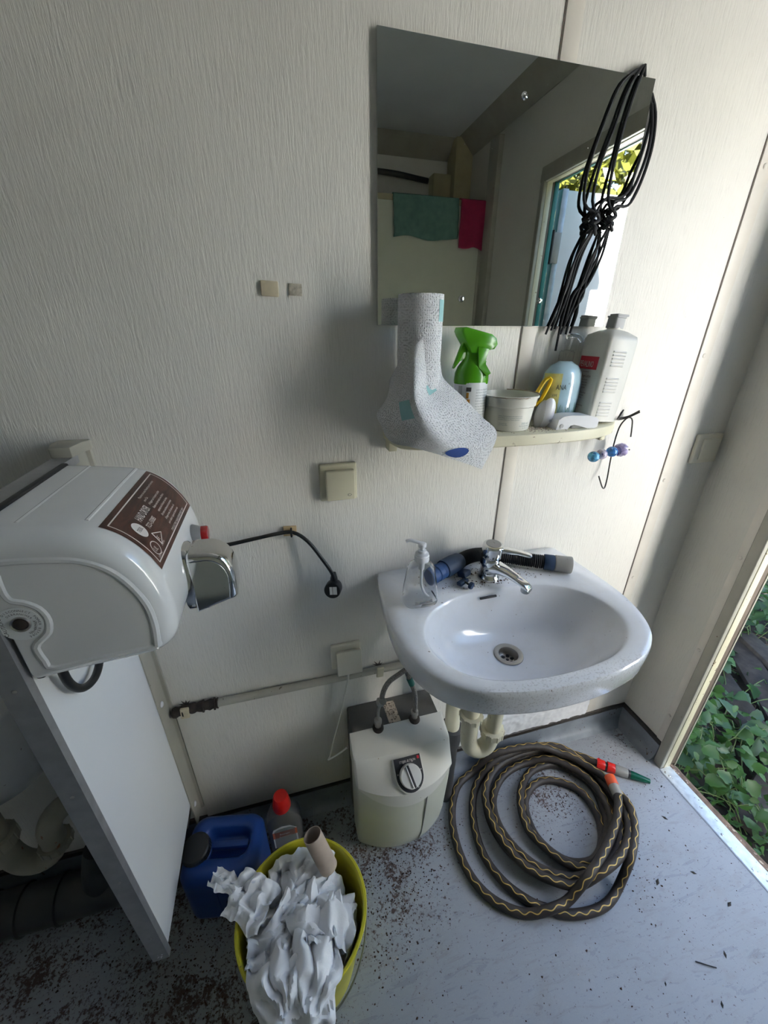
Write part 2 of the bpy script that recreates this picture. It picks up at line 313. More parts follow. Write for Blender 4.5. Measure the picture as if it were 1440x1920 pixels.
# ------------------------------------------------------------------ mesh tools
class MB:
    def __init__(s): s.v = []; s.f = []; s.uv = None
    def add(s, vs_, fs):
        o = len(s.v); s.v += [Vector(x) for x in vs_]; s.f += [tuple(i + o for i in f) for f in fs]; return s
    def box(s, x0, x1, y0, y1, z0, z1):
        x0, x1 = sorted((x0, x1)); y0, y1 = sorted((y0, y1)); z0, z1 = sorted((z0, z1))
        return s.add([(x, y, z) for z in (z0, z1) for y in (y0, y1) for x in (x0, x1)],
                     [(0, 2, 3, 1), (4, 5, 7, 6), (0, 1, 5, 4), (2, 6, 7, 3), (0, 4, 6, 2), (1, 3, 7, 5)])
    def obox(s, c, size, mx=None, r=0, seg=3):
        """box with rounded edges, optionally rotated by the 3x3 mx"""
        bm = bmesh.new(); bmesh.ops.create_cube(bm, size=1)
        for v in bm.verts: v.co = Vector((v.co.x * size[0], v.co.y * size[1], v.co.z * size[2]))
        if r: bmesh.ops.bevel(bm, geom=bm.edges[:], offset=r, segments=seg, affect='EDGES', profile=.5)
        bm.verts.index_update()
        c = Vector(c); s.add([(mx @ v.co if mx else v.co) + c for v in bm.verts], [[v.index for v in f.verts] for f in bm.faces]); bm.free(); return s
    def loops(s, ls, cap0=True, cap1=True, closed=True):
        n = len(ls[0]); o = len(s.v)
        for l in ls: s.v += [Vector(p) for p in l]
        for i in range(len(ls) - 1):
            for j in range(n if closed else n - 1):
                a = o + i * n + j; b = o + i * n + (j + 1) % n
                s.f.append((a, b, b + n, a + n))
        if cap0: s.f.append(tuple(o + j for j in reversed(range(n))))
        if cap1: s.f.append(tuple(o + (len(ls) - 1) * n + j for j in range(n)))
        return s
    def cyl(s, p0, p1, r0, r1=None, n=20, cap0=True, cap1=True):
        return s.tube([p0, p1], [r0, r0 if r1 is None else r1], n, cap0, cap1)
    def tube(s, pts, r, n=12, cap0=True, cap1=True, flat=1.0):
        pts = [Vector(p) for p in pts]; rr = r if isinstance(r, (list, tuple)) else [r] * len(pts)
        fr = frames(pts); ls = []
        for p, (t, u, w), q in zip(pts, fr, rr):
            ls.append([p + u * (q * math.cos(2 * math.pi * k / n)) + w * (q * flat * math.sin(2 * math.pi * k / n)) for k in range(n)])
        return s.loops(ls, cap0, cap1)
    def lathe(s, prof, c=(0, 0, 0), axis=(0, 0, 1), n=32, sx=1, sy=1, cap0=True, cap1=True):
        """prof = [(r, h)]; revolved about the axis through c"""
        a = Vector(axis).normalized(); q = Vector((0, 0, 1)).rotation_difference(a); c = Vector(c); ls = []
        for r, h in prof:
            r = max(r, 1e-5)
            ls.append([c + q @ Vector((r * sx * math.cos(2 * math.pi * k / n), r * sy * math.sin(2 * math.pi * k / n), h)) for k in range(n)])
        return s.loops(ls, cap0, cap1)
    def sphere(s, c, r, n=16, sz=1):
        prof = [(r * math.sin(math.pi * k / n), -r * sz * math.cos(math.pi * k / n)) for k in range(n + 1)]
        return s.lathe(prof, c, n=n * 2 if n < 12 else n + 8)
    def grid(s, fn, nu, nv, uvfn=None):
        o = len(s.v)
        for j in range(nv + 1):
            for i in range(nu + 1): s.v.append(Vector(fn(i / nu, j / nv)))
        for j in range(nv):
            for i in range(nu):
                a = o + j * (nu + 1) + i; s.f.append((a, a + 1, a + nu + 2, a + nu + 1))
        if uvfn:
            s.uv = s.uv or {}
            for j in range(nv + 1):
                for i in range(nu + 1): s.uv[o + j * (nu + 1) + i] = uvfn(i / nu, j / nv)
        return s
    def build(s, name, mt, parent=None, smooth=35, bevel=0, loc=None, kind=None, solid=0):
        me = bpy.data.meshes.new(name)
        o = bpy.data.objects.new(name, me); C.objects.link(o)
        if parent is None:
            if loc is None:
                xs = [v.x for v in s.v]; ys = [v.y for v in s.v]; zs = [v.z for v in s.v]
                loc = ((min(xs) + max(xs)) / 2, (min(ys) + max(ys)) / 2, min(zs))
            off = Vector(loc); o.location = off; o['_w'] = tuple(off)
        else:
            o.parent = parent; off = Vector(parent['_w']); o['_w'] = tuple(off)
        me.from_pydata([v - off for v in s.v], [], s.f)
        if s.uv:
            ul = me.uv_layers.new(name='UVMap')
            for lp in me.loops: ul.data[lp.index].uv = s.uv.get(lp.vertex_index, (0, 0))
        me.materials.append(mt)
        bm = bmesh.new(); bm.from_mesh(me)
        if not s.uv: bmesh.ops.recalc_face_normals(bm, faces=bm.faces[:])
        if bevel: bmesh.ops.bevel(bm, geom=[e for e in bm.edges if len(e.link_faces) == 2 and e.calc_face_angle(0) > .6], offset=bevel, segments=2, affect='EDGES', profile=.5)
        bm.to_mesh(me); bm.free()
        if smooth: me.shade_smooth(); me.set_sharp_from_angle(angle=R(smooth))
        if solid:
            md = o.modifiers.new('solid', 'SOLIDIFY'); md.thickness = solid; md.offset = 0
        if kind: o['kind'] = kind
        return o
def frames(pts):
    n = len(pts); ts = []
    for i in range(n):
        t = pts[min(i + 1, n - 1)] - pts[max(i - 1, 0)]
        ts.append(t.normalized() if t.length > 1e-9 else Vector((0, 0, 1)))
    up = Vector((0, 0, 1)) if abs(ts[0].z) < .9 else Vector((1, 0, 0))
    u = (up - ts[0] * up.dot(ts[0])).normalized(); out = []
    for i in range(n):
        if i:
            q = ts[i - 1].rotation_difference(ts[i]); u = q @ u; u = (u - ts[i] * u.dot(ts[i])).normalized()
        out.append((ts[i], u, ts[i].cross(u)))
    return out
def spline(pts, step=.01, closed=False):
    """Catmull-Rom through pts, resampled"""
    P = [Vector(p) for p in pts]; n = len(P); out = []
    for i in range(n if closed else n - 1):
        p0 = P[(i - 1) % n] if closed or i > 0 else P[0] * 2 - P[1]
        p1 = P[i]; p2 = P[(i + 1) % n]
        p3 = P[(i + 2) % n] if closed or i + 2 < n else P[-1] * 2 - P[-2]
        k = max(1, int((p2 - p1).length / step))
        for j in range(k):
            t = j / k
            out.append(.5 * ((2 * p1) + (p2 - p0) * t + (2 * p0 - 5 * p1 + 4 * p2 - p3) * t * t + (3 * p1 - p0 - 3 * p2 + p3) * t ** 3))
    if not closed: out.append(P[-1])
    return out
def tag(o, label, cat, group=None):
    o['label'] = label; o['category'] = cat
    if group: o['group'] = group
    return o
def thing(name, label, cat, loc, group=None):
    o = bpy.data.objects.new(name, None); C.objects.link(o); o.location = loc; o['_w'] = tuple(loc); o.empty_display_size = .05
    return tag(o, label, cat, group)
def lab(o, t): o['label'] = t; return o
def struct(name, mb, mt, parent=None, **kw):
    o = mb.build(name, mt, parent, **kw)
    if parent is None: o['kind'] = 'structure'
    return o
def text_mb(body, size, fn, align='LEFT', mb=None, sx=1.0, space=1.0):
    """lettering laid on a surface: fn(u, v) gives the point; drawn as real flat print"""
    cu = bpy.data.curves.new('lettering', 'FONT'); cu.body = body; cu.size = size; cu.align_x = align; cu.resolution_u = 2; cu.space_line = space
    ob = bpy.data.objects.new('lettering', cu); C.objects.link(ob)
    me = bpy.data.meshes.new_from_object(ob)
    mb = mb or MB()
    mb.add([fn(v.co.x * sx, v.co.y) for v in me.vertices], [tuple(p.vertices) for p in me.polygons])
    bpy.data.objects.remove(ob); bpy.data.curves.remove(cu); bpy.data.meshes.remove(me)
    return mb
def rot(ax, deg): return Matrix.Rotation(R(deg), 3, ax)
def rivet(mb, c, nrm, r=.006, h=.0025):
    mb.lathe([(r, 0), (r, h * .3), (r * .75, h * .8), (r * .3, h), (0, h)], c, nrm, n=14)

# ------------------------------------------------------------------ the room shell
XL, YF, ZC = -3.0, -1.92, 2.40
struct('floor', MB().box(XL - .06, .012, YF - .06, .06, -.06, 0), M['floor'], smooth=0)
struct('wall_back', MB().box(XL - .06, .065, 0, .06, -.06, ZC + .06), M['wall'], smooth=0)
struct('wall_left', MB().box(XL - .06, XL, YF, 0, -.06, ZC + .06), M['wall'], smooth=0)
struct('wall_front', MB().box(XL - .06, .065, YF - .06, YF, -.06, ZC + .06), M['wall'], smooth=0)
struct('ceiling', MB().box(XL, 0, YF, 0, ZC, ZC + .06), M['ceil'], smooth=0)
DY0, DY1, DZ = -.205, -1.055, 2.01          # the door opening
wr = MB(); wr.box(0, .055, 0, DY0 + .025, 0, ZC + .06); wr.box(0, .055, DY1 - .025, YF, 0, ZC + .06); wr.box(0, .055, DY0 + .025, DY1 - .025, DZ + .025, ZC + .06)
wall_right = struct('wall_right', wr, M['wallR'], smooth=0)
ex = MB()
for a, b in ((.06, DY0 + .01), (DY1 - .01, YF - .06)):
    ex.box(.0551, .062, a, b, -.10, ZC + .06)
ex.box(.0551, .062, DY0 + .01, DY1 - .01, DZ + .01, ZC + .06)
ex.box(.0551, .062, DY0 + .01, DY1 - .01, -.14, -.045)
struct('wall_exterior', ex, M['green_paint'], smooth=0)
struct('ceiling_roof', MB().box(XL - .1, .10, YF - .1, .10, ZC + .06, ZC + .10), M['green_paint'], smooth=0)

# coved vinyl skirting with a black sealant line
def cove(name, p0, p1, nrm):
    p0, p1, nrm = Vector(p0), Vector(p1), Vector(nrm)
    prof = [(0, .082), (.004, .082), (.005, .035)] + [(.005 + .022 * (1 - math.cos(a)), .0005 + .030 * (1 - math.sin(a)) + .004) for a in (R(20), R(45), R(70), R(90))] + [(.034, .0006), (0, .0006)]
    o = struct(name, MB().loops([[p + nrm * a + Vector((0, 0, b)) for a, b in prof] for p in (p0, p1)]), M['cove'])
    seg = max(2, int((p1 - p0).length / .03)); ls = []
    for k in range(seg + 1):
        p = p0.lerp(p1, k / seg); w = rnd.uniform(-.0015, .0015)
        ls.append([p + nrm * a + Vector((0, 0, b)) for a, b in ((.0002, .098 + w), (.006, .095 + w), (.008, .086), (.0055, .078 + w), (.0002, .078 + w))])
    MB().loops(ls).build('sealant_line', M['sealant'], o)
    return o
cove('baseboard_back', (XL, 0, 0), (0, 0, 0), (0, -1, 0))
cove('baseboard_right', (0, 0, 0), (0, -.170, 0), (-1, 0, 0))
cove('baseboard_left', (XL, YF, 0), (XL, 0, 0), (1, 0, 0))
cove('baseboard_front', (XL, YF, 0), (0, YF, 0), (0, 1, 0))
# cover strips over the panel joints
def joint(name, x, w, z0, z1, riv=()):
    o = struct(name, MB().box(x, x + w, -.0022, 0, z0, z1), M['tape'], bevel=.0007)
    MB().box(x - .0028, x - .0002, -.0012, 0, z0, z1).build('seam_line', M['seam'], o)
    for z in riv:
        mb = MB(); rivet(mb, (x + w * .42, -.0022, z), (0, -1, 0), .0055); mb.build('rivet', M['tape'], o)
    return o
joint('trim_1', -.690, .033, .099, ZC)
joint('trim_2', -.182, .036, .099, ZC, (.45, .72, 1.05, 1.38, 1.75, 2.1))
jr = struct('trim_3', MB().box(-.0022, 0, -.150, -.172, .085, ZC), M['tape'], bevel=.0007)
for z in (.22, .52, .86, 1.2, 1.6, 2.0):
    mb = MB(); rivet(mb, (-.0022, -.160, z), (-1, 0, 0), .0055); mb.build('rivet', M['tape'], jr)
MB().box(-.0035, -.0003, -.1725, -.1765, .085, ZC).build('seam_line', M['seam'], jr)
# angled strip along ceiling and right wall, seen in the mirror
struct('trim_4', MB().loops([[(0, y, 2.32), (-.004, y, 2.32), (-.085, y, ZC), (0, y, ZC)] for y in (0, YF)]), M['frame'], smooth=0)
struct('trim_5', MB().loops([[(x, YF, 2.32), (x, YF + .004, 2.32), (x, YF + .085, ZC), (x, YF, ZC)] for x in (XL, 0)]), M['frame'], smooth=0)
# door frame: room-side casing, cream rebate, dark seal and green outer edge, on the two jambs and the head
def jamb(name, y, s):
    """s=+1 near jamb (wall at larger y), -1 far jamb"""
    o = struct(name, MB().loops([[(0, y + s * .029, z), (-.010, y + s * .029, z), (-.013, y + s * .003, z), (-.011, y, z), (.004, y, z), (.004, y + s * .029, z)] for z in (0, DZ + .03)]), M['frame'], bevel=.001)
    MB().box(.004, .030, y - s * .002, y + s * .024, 0, DZ + .02).build('rebate', M['creamy'], o, bevel=.001)
    MB().box(.0301, .059 if s > 0 else .045, y + s * .003, y + s * .024, 0, DZ + .02).build('door_seal', M['brown_rub'], o, bevel=.002)
    MB().box(.0591 if s > 0 else .0451, .066, y + s * .001, y + s * .024, -.05, DZ + .02).build('outer_edge', M['frame'] if s > 0 else M['green_paint'], o, bevel=.001)
    return o
jamb('trim_6', DY0, 1); jamb('trim_7', DY1, -1)
hd = struct('trim_8', MB().loops([[(0, y, DZ + .055), (-.010, y, DZ + .055), (-.013, y, DZ + .008), (-.010, y, DZ), (.004, y, DZ), (.004, y, DZ + .055)] for y in (DY0 + .029, DY1 - .029)]), M['frame'], bevel=.001)
MB().box(.004, .030, DY0, DY1, DZ - .002, DZ + .024).build('rebate', M['creamy'], hd, bevel=.001)
MB().box(.0301, .052, DY0, DY1, DZ + .003, DZ + .024).build('door_seal', M['brown_rub'], hd, bevel=.002)
MB().box(.0521, .066, DY0, DY1, DZ + .001, DZ + .024).build('outer_edge', M['green_paint'], hd, bevel=.001)
# threshold
th = struct('trim_9', MB().box(-.016, .030, DY0 - .002, DY1 + .002, -.002, .0028), M['zinc'], bevel=.0009)
MB().box(-.019, -.0165, DY0 - .01, DY1 + .002, 0, .0016).build('edge_lip', M['alu'], th)
for y in (-.235, -.42, -.62, -.85):
    mb = MB(); rivet(mb, (-.004, y, .0028), (0, 0, 1), .004, .0016); mb.build('screw', M['steel'], th)
sl = MB()
ls = []
for k in range(41):
    y = DY0 + .01 + (DY1 - DY0 - .02) * k / 40; a = noise.noise(Vector((0, y * 30, 1))) * .003
    ls.append([(.0305, y, -.004), (.046 + a, y, -.006 + a * .5), (.064 + a, y, -.014), (.066, y, -.05), (.0305, y, -.05)])
struct('trim_10', sl.loops(ls), M['rust'])

# door leaf, swung open outward about the far jamb
dl = struct('door_1', MB().box(.105, .945, -1.075, -1.105, .02, 1.995), M['doorleaf'], bevel=.002)
MB().box(.1, .130, -1.0735, -1.1065, .02, 2.0).build('edge_profile', M['alu_dark'], dl, bevel=.002)
MB().box(.92, .948, -1.0735, -1.1065, .02, 2.0).build('edge_profile', M['alu_dark'], dl, bevel=.002)
for z in (.35, 1.05, 1.72):
    h = MB().box(.07, .125, -1.068, -1.0734, z, z + .12).build('hinge', M['greyp'], dl, bevel=.002)
    MB().cyl((.076, -1.064, z - .005), (.076, -1.064, z + .125), .009, n=14).build('hinge_pin', M['black'], h)
MB().obox((.88, -1.055, 1.02), (.12, .018, .022), None, .006).build('door_handle', M['black'], dl)
MB().box(.86, .90, -1.0745, -1.066, .95, 1.12).build('handle_plate', M['alu'], dl, bevel=.002)

# ------------------------------------------------------------------ fixtures on the back wall
# lower wall board with the painted pipe lying along its top edge
o = struct('trim_11', MB().box(-1.543, -.935, -.007, 0, .099, .548), M['wall'], bevel=.001)
t = thing('wall_pipe', 'painted grey-beige pipe running level along the back wall above the floor board', 'pipe', (-1.2, -.01, .548))
pp = [(-1.440, -.011, .560), (-1.2, -.011, .5595), (-.95, -.011, .5595), (-.72, -.011, .559)]
MB().tube(spline(pp, .05), .0105, 14).build('pipe', M['paintpipe'], t)
MB().tube(spline([(-1.545, -.012, .5565), (-1.50, -.012, .5605), (-1.438, -.012, .5605)], .006), [.0125 + .0018 * math.sin(k * 1.9) for k in range(19)][:len(spline([(-1.545, -.012, .5565), (-1.50, -.012, .5605), (-1.438, -.012, .5605)], .006))], 12).build('wrapped_end', M['gunk'], t)
for x in (-1.52, -1.473, -1.446): MB().lathe([(.012, -.0018), (.0158, -.0012), (.0158, .0012), (.012, .0018)], (x, -.012, .5605), (1, 0, 0), n=18).build('ring', M['gunk'], t)
for x in (-1.515, -1.008):
    MB().obox((x, -.022, .560), (.020, .007, .033), rot('Y', 4), .002).build('clip', M['pad'] if x < -1.2 else M['socket'], t)
    q = MB()
    for k in range(10):
        a = k * .63 + rnd.random() * .3; l = rnd.uniform(.012, .026)
        d = Vector((math.cos(a), 0, math.sin(a))); e = Vector((-math.sin(a), 0, math.cos(a)))
        c0 = Vector((x, -.0005, .563))
        q.add([c0 + e * .004, c0 - e * .004, c0 + d * l, c0 + Vector((0, -.0006, 0))], [(0, 2, 3), (1, 3, 2), (0, 3, 1)])
    q.build('torn_paint', M['seam'], t, smooth=0)

def faceplate(name, label, cat, x0, x1, z0, z1, mt, group=None):
    cx, cz = (x0 + x1) / 2, (z0 + z1) / 2
    t = thing(name, label, cat, (cx, 0, z0), group)
    MB().obox((cx, -.0055, cz), (x1 - x0, .011, z1 - z0), None, .004).build('frame', mt, t)
    return t, cx, cz
t, cx, cz = faceplate('wall_socket', 'cream wall socket with closed flap under the paper roll, upper of two', 'socket', -1.139, -1.057, 1.092, 1.176, M['socket'])
f = MB().obox((cx + .003, -.0165, cz - .004), (.063, .012, .068), None, .003).build('flap', M['socket'], t)
def plug_symbol(parent, x, y, z, s=1.0):
    q = MB()
    fn = lambda u, v: (x + u * s, y, z + v * s)
    pts = [(-.003, .0025), (.001, .0025), (.004, 0), (.001, -.0025), (-.003, -.0025), (-.003, .0025)]
    for a, b in zip(pts, pts[1:]):
        q.tube([fn(*a), fn(*b)], .0003, 5)
    for v in (.0012, -.0012): q.tube([fn(-.006, v), fn(-.003, v)], .0003, 5)
    return q.build('plug_symbol', M['ink'], parent)
plug_symbol(f, cx + .022, -.0227, cz - .026, 1.0)
t, cx, cz = faceplate('wall_socket', 'cream wall socket with tilted flap and white cable below, low beside the heater', 'socket', -1.141, -1.060, .592, .674, M['ivory'])
fl = MB().obox((cx + .006, -.026, cz - .009), (.068, .010, .072), rot('X', -9), .003).build('flap', M['ivory'], t)
MB().obox((cx + .004, -.014, cz - .006), (.05, .014, .055), None, .003).build('plug', M['ivory'], t)
plug_symbol(fl, cx + .024, -.0265, cz - .034, .9)
tag(MB().tube(spline([(-1.098, -.022, .600), (-1.100, -.024, .56), (-1.112, -.024, .50), (-1.128, -.026, .42), (-1.152, -.030, .33), (-1.168, -.034, .262), (-1.172, -.036, .262), (-1.155, -.040, .275), (-1.135, -.046, .295), (-1.1165, -.055, .325)], .01), .0030, 10).build('heater_cable', M['wirew']),
    'thin white cable hanging from the low socket to the heater side', 'cable')
t, cx, cz = faceplate('light_switch', 'square beige rocker switch in the shadow by the right corner', 'switch', -.100, -.012, 1.095, 1.178, M['switch'])
MB().obox((cx + .003, -.0125, cz), (.058, .007, .060), rot('X', 4), .002).build('rocker', M['switch'], t)

tag(MB().obox((-1.201, -.0025, 1.500), (.030, .005, .024), rot('Y', 2), .0015).build('adhesive_pad', M['pad']), 'beige foam adhesive pad on the wall, left of two', 'pad', None)
tag(MB().obox((-1.157, -.0012, 1.4995), (.023, .0024, .019), rot('Y', 2), .0008).build('adhesive_pad', M['pad2']), 'flat torn rest of an adhesive pad, right of two on the wall', 'pad')

# black cable with its clip and plug
t = thing('cable_clip', 'small chip of wood on the wall holding the black cable', 'clip', (-1.2115, 0, 1.015))
MB().obox((-1.2115, -.003, 1.0265), (.029, .006, .023), rot('Y', 3), .001).build('wood_block', M['wood'], t)
MB().tube([(-1.2085, -.005, 1.034), (-1.2095, -.019, 1.030), (-1.2095, -.019, 1.020), (-1.2085, -.005, 1.016)], .0022, 8).build('tie', M['black'], t)
t = thing('power_cable', 'black dryer cable arching along the wall to a hanging unplugged plug', 'cable', (-1.12, -.04, .84))
MB().tube(spline([(-1.50, -.055, 1.030), (-1.44, -.042, 1.030), (-1.385, -.034, 1.026), (-1.345, -.026, 1.022), (-1.29, -.018, 1.0245), (-1.24, -.0135, 1.028), (-1.205, -.012, 1.026), (-1.175, -.022, 1.004), (-1.146, -.038, .960), (-1.130, -.044, .930), (-1.124, -.038, .905)], .008), .0042, 12).build('cable', M['cord'], t)
pq = MB()
ax = Vector((.05, .25, 1)).normalized()
plugc = Vector((-1.126, -.040, .882))
fa = Vector((-.30, -.88, .22)).normalized()
pl = MB().lathe([(0, -.018), (.012, -.018), (.0175, -.014), (.0195, -.006), (.0195, .016), (.0180, .0185), (0, .0185)], plugc, fa, n=32).build('plug', M['black'], t)
MB().lathe([(.0095, 0), (.0085, .010), (.0060, .020), (.0048, .024)], plugc + Vector((.002, .004, .014)), (.05, .15, 1), n=20).build('plug_neck', M['black'], t)
qn = Vector((0, 0, 1)).rotation_difference(fa); stc = plugc + fa * .0187
stick = lambda u, v: stc + qn @ (Matrix.Rotation(R(165), 3, 'Z') @ Vector((u, v, 0)))
for u0, u1 in ((-.011, -.0015), (-.0005, .006)):
    st = MB().add([stick(u0, -.0095), stick(u1, -.0095), stick(u1, .0095), stick(u0, .0095)], [(0, 1, 2, 3)]).build('sticker', M['lblwhite'], pl, smooth=0)
for a in (-.004, .004):
    MB().cyl(plugc - fa * .018 + Vector((a * 2, 0, 0)), plugc - fa * .030 + Vector((a * 2, 0, 0)), .0021, n=10).build('pin', M['steel'], t)

# mirror
t = thing('mirror', 'frameless rectangular wall mirror with four screws above the shelf', 'mirror', (-.752, 0, 1.443))
mb = MB().box(-1.0085, -.494, -.0062, -.0022, 1.4435, 1.8445)
MB().box(-1.0085, -.494, -.0078, -.0022, 1.4435, 1.8445).build('glass_plate', M['mirror'], t, bevel=.0006, smooth=0)
for x, z in ((-.752, 1.794), (-.840, 1.491), (-.666, 1.491), (-.935, 1.794)):
    if x == -.935: continue
    mb = MB(); mb.lathe([(.0058, 0), (.0058, .001), (.004, .003), (.0022, .0034), (.0018, .0018), (0, .0018)], (x, -.0078, z), (0, -1, 0), n=18); mb.build('screw', M['chrome'], t)

# black cords over the mirror corner
t = thing('cord_bundle', 'knotted bundle of thin black cord looped over the mirror right corner', 'cord', (-.55, -.02, 1.42))
k1 = (-.578, -.022, 1.640); k2 = (-.5445, -.022, 1.645)
def cordp(pts, r=.0029, nm='strand'): return MB().tube(spline(pts, .008), r, 8).build(nm, M['rope'], t)
TOP = (-.5245, -.004, 1.850)
cordp([k1, (-.603, -.016, 1.655), (-.606, -.012, 1.70), (-.592, -.010, 1.76), (-.572, -.010, 1.82), (-.552, -.012, 1.842), (-.532, -.008, 1.852), TOP])
cordp([k1, (-.588, -.018, 1.66), (-.583, -.013, 1.71), (-.566, -.012, 1.77), (-.553, -.012, 1.82), (-.538, -.012, 1.846), (-.526, -.006, 1.858), TOP])
cordp([k2, (-.553, -.016, 1.67), (-.551, -.012, 1.72), (-.545, -.012, 1.78), (-.536, -.012, 1.825), (-.527, -.010, 1.85), (-.520, -.004, 1.860), (-.512, .0, 1.848)])
cordp([k1, (-.570, -.018, 1.652), (-.553, -.014, 1.668), (-.530, -.016, 1.668), (-.510, -.016, 1.680), (-.500, -.014, 1.715), (-.488, -.008, 1.755), (-.484, -.005, 1.795), (-.494, -.004, 1.820), (-.506, -.001, 1.845)])
cordp([k2, (-.532, -.020, 1.655), (-.508, -.020, 1.657), (-.492, -.018, 1.68), (-.478, -.014, 1.72), (-.472, -.010, 1.76), (-.478, -.007, 1.80), (-.494, -.005, 1.826)])
cordp([k2, (-.538, -.018, 1.662), (-.514, -.019, 1.668), (-.498, -.017, 1.69), (-.482, -.012, 1.735), (-.480, -.009, 1.775), (-.490, -.006, 1.812)])
def knot(c, s=1, nm='knot'):
    pts = []
    for k in range(60):
        a = k / 60 * math.tau * 4
        pts.append((c[0] + s * .0066 * math.cos(a) + .002 * math.sin(a * 2.3), c[1] + .006 * math.sin(a), c[2] + .014 - .030 * k / 60 + .004 * math.sin(a * 1.7)))
    return MB().tube(pts, .0033, 8).build(nm, M['rope'], t)
knot((-.577, -.020, 1.626)); knot((-.541, -.020, 1.634), 1.15)
for pts in (
    [(-.577, -.020, 1.612), (-.598, -.014, 1.575), (-.606, -.012, 1.52), (-.622, -.011, 1.475), (-.639, -.011, 1.428)],
    [(-.580, -.020, 1.612), (-.602, -.016, 1.565), (-.612, -.014, 1.51), (-.620, -.012, 1.46), (-.628, -.012, 1.436)],
    [(-.576, -.018, 1.612), (-.592, -.012, 1.57), (-.603, -.011, 1.50), (-.614, -.010, 1.455), (-.618, -.010, 1.438)],
    [(-.574, -.018, 1.612), (-.586, -.012, 1.57), (-.598, -.011, 1.50), (-.604, -.010, 1.45), (-.606, -.009, 1.395)],
    [(-.541, -.020, 1.620), (-.560, -.014, 1.575), (-.574, -.012, 1.52), (-.588, -.011, 1.47), (-.602, -.010, 1.428)],
    [(-.543, -.020, 1.620), (-.556, -.014, 1.58), (-.566, -.012, 1.53), (-.588, -.011, 1.50), (-.596, -.010, 1.44)],
    [(-.540, -.020, 1.620), (-.546, -.013, 1.575), (-.562, -.011, 1.535), (-.564, -.011, 1.50), (-.582, -.011, 1.47), (-.588, -.010, 1.428)],
    [(-.539, -.020, 1.620), (-.538, -.013, 1.575), (-.553, -.011, 1.53), (-.572, -.011, 1.50), (-.570, -.011, 1.47), (-.578, -.010, 1.43)]):
    cordp(pts, .0024, 'loose_end')

# ------------------------------------------------------------------ shelf
SZ = 1.245
outline = [(-.996, -.002), (-.992, -.060), (-.975, -.100), (-.90, -.118), (-.80, -.127), (-.70, -.131), (-.60, -.126), (-.53, -.113), (-.475, -.086), (-.440, -.045), (-.428, -.002)]
ol = [(p.x, p.y) for p in spline([(x, y, 0) for x, y in outline], .012)]
def inset_shape(poly, d):
    cx = sum(p[0] for p in poly) / len(poly); out = []
    for x, y in poly: out.append((x + (d if x < -.72 else -d) * min(1, abs(x + .712) / .2), y + (d if y < -.02 else 0)))
    return out
sh = thing('wall_shelf', 'narrow cream plastic shelf with a bowed front under the mirror', 'shelf', (-.712, 0, SZ - .024))
MB().loops([[(x, y, z) for x, y in inset_shape(ol, d)] for z, d in ((SZ - .024, .004), (SZ - .021, .0005), (SZ - .004, 0), (SZ - .001, .001), (SZ, .003))]).build('shelf_board', M['creamy'], sh)
MB().box(-.990, -.972, -.030, 0, SZ - .045, SZ - .0235).build('bracket', M['creamy'], sh, bevel=.002)
MB().box(-.450, -.436, -.030, 0, SZ - .055, SZ - .0235).build('bracket', M['creamy'], sh, bevel=.002)
# wood dust left on the shelf
q = MB()
for k in range(420):
    if k < 260: x, y = rnd.gauss(-.675, .022), rnd.gauss(-.088, .012)
    else: x, y = rnd.uniform(-.90, -.62), rnd.uniform(-.115, -.02)
    if y < -.122 or y > -.004: continue
    s = rnd.uniform(.0008, .0024); c = Vector((x, y, SZ)); a = rnd.random() * 6
    q.add([c + Vector((s * math.cos(a + i * 2.09), s * math.sin(a + i * 2.09), 0)) for i in range(3)] + [c + Vector((0, 0, s * .8))], [(0, 1, 3), (1, 2, 3), (2, 0, 3)])
o = q.build('wood_dust', mat('sawdust', (.55, .45, .36), .9, var=.3, vscale=300), smooth=0); tag(o, 'pale crumbs of dust scattered between the tub and the white brush', 'dust'); o['kind'] = 'stuff'

# kitchen paper roll with its loose sheet
t = thing('paper_roll', 'upright embossed kitchen paper roll with its sheet hanging off the shelf', 'paper roll', (-.945, -.062, SZ))
RC = Vector((-.9440, -.066, 0)); rr = .0405; RH = .246
RC0 = RC.copy()
q = MB()
q.grid(lambda u, v: (RC.x + rr * math.cos(-u * math.tau), RC.y + rr * math.sin(-u * math.tau), SZ + .001 + v * RH), 48, 8, lambda u, v: (u * rr * math.tau, v * RH))
q.build('paper_wound', M['paper'], t)
MB().loops([[(RC.x + r * math.cos(a * math.tau / 40), RC.y + r * math.sin(a * math.tau / 40), z) for a in range(40)] for r, z in ((rr, SZ + .001 + RH), (.022, SZ + RH + .0008), (.021, SZ + RH - .05))], False, False).build('roll_end', M['paper'], t)
MB().lathe([(.0205, 0), (.0215, 0), (.0215, RH - .004), (.0205, RH - .004), (.0205, 0)], RC + Vector((0, 0, SZ + .002)), n=24, cap0=False, cap1=False).build('core', M['card'], t)
